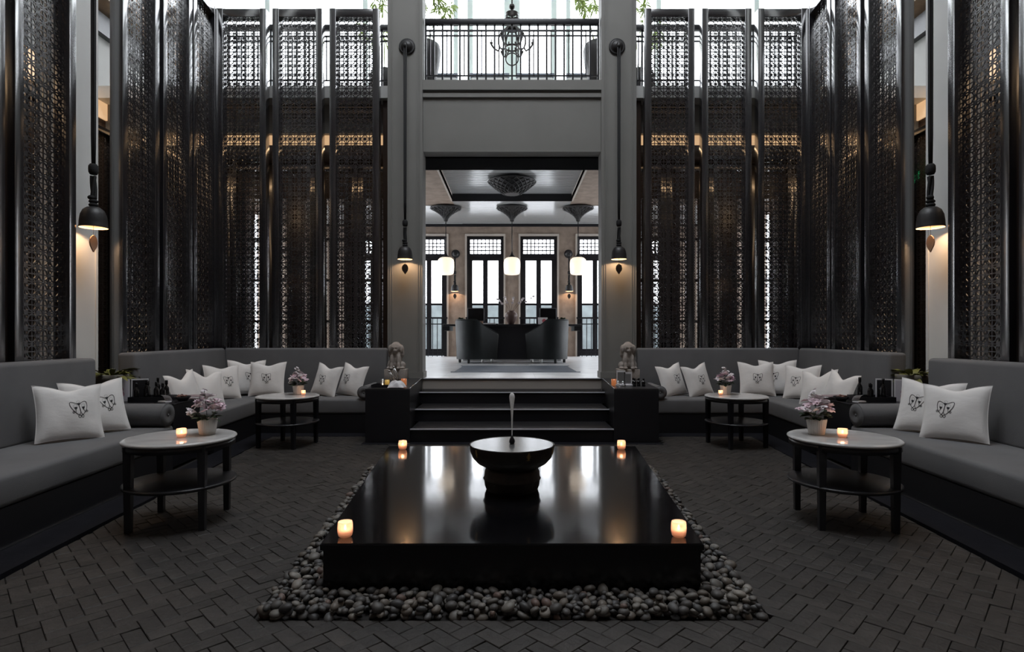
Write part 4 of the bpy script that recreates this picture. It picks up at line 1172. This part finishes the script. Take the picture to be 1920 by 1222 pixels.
# pendants and ceiling bowl
def woven(R0, R1, H, z0, flat=False):
    mb = MB(); prof = []
    for i in range(9):
        q = i/8; r = R1+(R0-R1)*(q**(1.8 if not flat else .8)); prof.append((r, z0+H*q))
    mb.lathe(prof, 36)
    for d_ in (-1, 1):
        for k in range(18):
            pts = []
            for i in range(9):
                r, z = prof[i]; a_ = 2*pi*k/18+d_*i*.14; pts.append(((r+.008)*cos(a_), (r+.008)*sin(a_), z))
            mb.tube(pts, .012, 5)
    mb.tube([((R0+.01)*cos(2*pi*i/36), (R0+.01)*sin(2*pi*i/36), z0+H) for i in range(36)], .018, 6, True)
    if flat: mb.disc(R1, z0, 36, (0, 0), False)
    return mb
for k, (px, lab) in enumerate(((836, 'left'), (960, 'middle'), (1084, 'right'))):
    d = 14.75; x = (px-960)*d/F
    t = thing('pendant_lamp', 'opal glass pendant lamp over the desk, %s of three' % lab, 'lamp', (x, d, 2.83), 0, 'opal pendants over the desk')
    part('ceiling_cone', woven(.38, .03, .33, 1.38), m_bell, t)
    part('rod', MB().tube([(0, 0, .5), (0, 0, 1.4)], .011, 8), m_black, t)
    part('cap', MB().lathe([(.11, .44), (.09, .47), (.045, .50), (.02, .56), (.012, .60)], 24), m_black, t)
    part('globe', MB().lathe([(.0001, 0), (.15, 0), (.19, .02), (.205, .07), (.213, .20), (.213, .33), (.195, .39), (.15, .43), (.10, .445)], 32), m_globe, t)
t = thing('ceiling_lamp', 'large dark woven bowl lamp in the reception ceiling recess', 'lamp', (0, 12.7, 4.40))
part('bowl', woven(.52, .16, .27, .0, True), m_bell, t); part('ceiling_rose', MB().cyl(.1, .25, .335, 20), m_bell, t)

# ---------------------------------------------------------------- gallery: balustrades, chandelier, plants, benches
GZ = 4.98
def balustrade(x0, x1, y, label):
    t = thing('balustrade', label, 'railing', ((x0+x1)/2, y, GZ), 0, 'gallery railings'); w = (x1-x0)/2
    part('handrail', MB().box(-w, w, -.035, .035, .885, .965, bev=.006), m_black, t)
    for z, th in ((.80, .013), (.725, .011), (.13, .010)): part('rail', MB().box(-w, w, -.008, .008, z-th, z+th), m_black, t)
    n = max(2, round(2*w/.130)); sp_ = 2*w/n
    for i in range(n+1):
        x = -w+i*sp_; x = max(-w+.01, min(w-.01, x))
        part('baluster', MB().box(x-.013, x+.013, -.013, .013, 0, .885), m_black, t)
        if i < n and i % 2 == 0: part('thin_baluster', MB().box(x+sp_/2-.008, x+sp_/2+.008, -.008, .008, .122, .80), m_black, t)
balustrade(-1.29, 1.29, 8.46, 'black iron gallery railing over the reception opening')
for s in (-1, 1): balustrade(*sorted((s*1.84, s*5.2)), 8.62, 'black iron gallery railing above the %s back screens' % SIDE[s])
t = thing('chandelier', 'dark wrought iron chandelier hanging in the bright gallery', 'chandelier', (0, 11.0, 6.45))
part('stem', MB().tube([(0, 0, .5), (0, 0, 4.1)], .014, 8).sphere((0, 0, 1.15), .06, 10, 8).sphere((0, 0, 1.02), .09, 10, 8, (1, 1, .5)), m_bronze, t)
part('crown', MB().lathe([(.13, .92), (.135, .95), (.12, 1.0), (.125, 1.02)], 24).lathe([(.10, .70), (.105, .86), (.1, .88)], 24), m_bronze, t)
for k in range(6):
    a_ = 2*pi*k/6; c, s_ = cos(a_), sin(a_)
    arm = [(r*c, r*s_, z) for r, z in ((.10, .75), (.20, .66), (.26, .55), (.26, .44), (.23, .36), (.27, .30), (.34, .34), (.40, .42))]
    part('arm', MB().tube(arm, .018, 6).tube([(r*c, r*s_, z) for r, z in ((.23, .36), (.18, .32), (.13, .35), (.12, .42))], .014, 6), m_bronze, t)
    part('candle_cup', MB().lathe([(.0001, .42), (.02, .425), (.035, .46), (.03, .46), (.0001, .44)], 12, (.40*c, .40*s_, 0)).cyl(.010, .44, .53, 8, (.40*c, .40*s_)), m_bronze, t)
part('hoop', MB().tube([(.12*cos(2*pi*i/28), .02*sin(0),   .14+.12*sin(2*pi*i/28)) for i in range(28)], .012, 6, True), m_bronze, t)
part('ring', MB().tube([(.13*cos(2*pi*i/28), .13*sin(2*pi*i/28), .36) for i in range(28)], .018, 6, True), m_bronze, t)
part('finial', MB().sphere((0, 0, 0), .022, 8, 6), m_bronze, t)
BLF = leaf_mesh(.15, .014, m_bamboo, droop=.35, name='leaf')
for s in (-1, 1):
    for q, (px, d, lab) in enumerate(((960+s*166, 9.4, 'inside the gallery railing'), (960+s*238, 10.4, 'behind the pillar'))):
        x = (px-960)*d/F
        t = thing('potted_bamboo', 'leafy bamboo in a dark round pot %s at %s' % (lab, SIDE[s]), 'plant', (x, d, GZ))
        part('pot', MB().lathe([(.0001, 0), (.16, 0), (.22, .55), (.27, .75), (.29, .95), (.27, 1.05), (.22, 1.08), (.0001, 1.02)], 28), m_bell, t)
        rr = random.Random(31+q)
        fo = MB(); base = [v.co.copy() for v in BLF.vertices]; fcs = [tuple(p.vertices) for p in BLF.polygons]
        for k in range(9):
            a_ = k*2.4; r = .05+.2*rr.random(); tip = Vector((cos(a_)*(r+.25), sin(a_)*(r+.25), 1.75+.75*rr.random()))
            p0 = Vector((cos(a_)*.08, sin(a_)*.08, 1.0)); pts = [p0.lerp(tip, i/5)+Vector((0, 0, .12*sin(pi*i/5))) for i in range(6)]
            part('stem', MB().tube(pts, .006, 5), m_bamboo, t)
            for j in range(46):
                pp = p0.lerp(tip, .66+.34*rr.random())+Vector((0, 0, .05))
                from mathutils import Euler
                M = Matrix.Translation(pp) @ Euler((rr.uniform(-.9, .3), rr.uniform(-.5, .5), rr.uniform(0, 6.28))).to_matrix().to_4x4()
                fo.add([M @ c for c in base], fcs, True)
        o = part('foliage', fo, m_bamboo, t); o['kind'] = 'stuff'
for k, (p0, p1) in enumerate(((808, 858), (881, 955), (967, 1039), (1062, 1112))):
    d = 10.0; x0, x1 = (p0-960)*d/F, (p1-960)*d/F; xc = (x0+x1)/2; w = (x1-x0)/2
    t = thing('gallery_bench', 'white upholstered bench behind the gallery railing, '+('outer left', 'inner left', 'inner right', 'outer right')[k], 'bench', (xc, d, GZ), 0, 'benches in the gallery')
    part('top_rail', MB().box(-w, w, -.04, .04, .80, .865, bev=.006), mat('blue_grey_rail', (.16, .19, .24), .5), t)
    part('backrest', MB().rbox(-w+.02, w-.02, -.03, .05, .40, .80, .02), m_white, t)
    part('seat', MB().rbox(-w, w, .05, .55, .32, .44, .03), m_white, t)
    for x in (-w+.04, w-.04):
        for y in (0, .5): part('leg', MB().box(x-.02, x+.02, y-.02, y+.02, 0, .33 if y else .80), m_black, t)
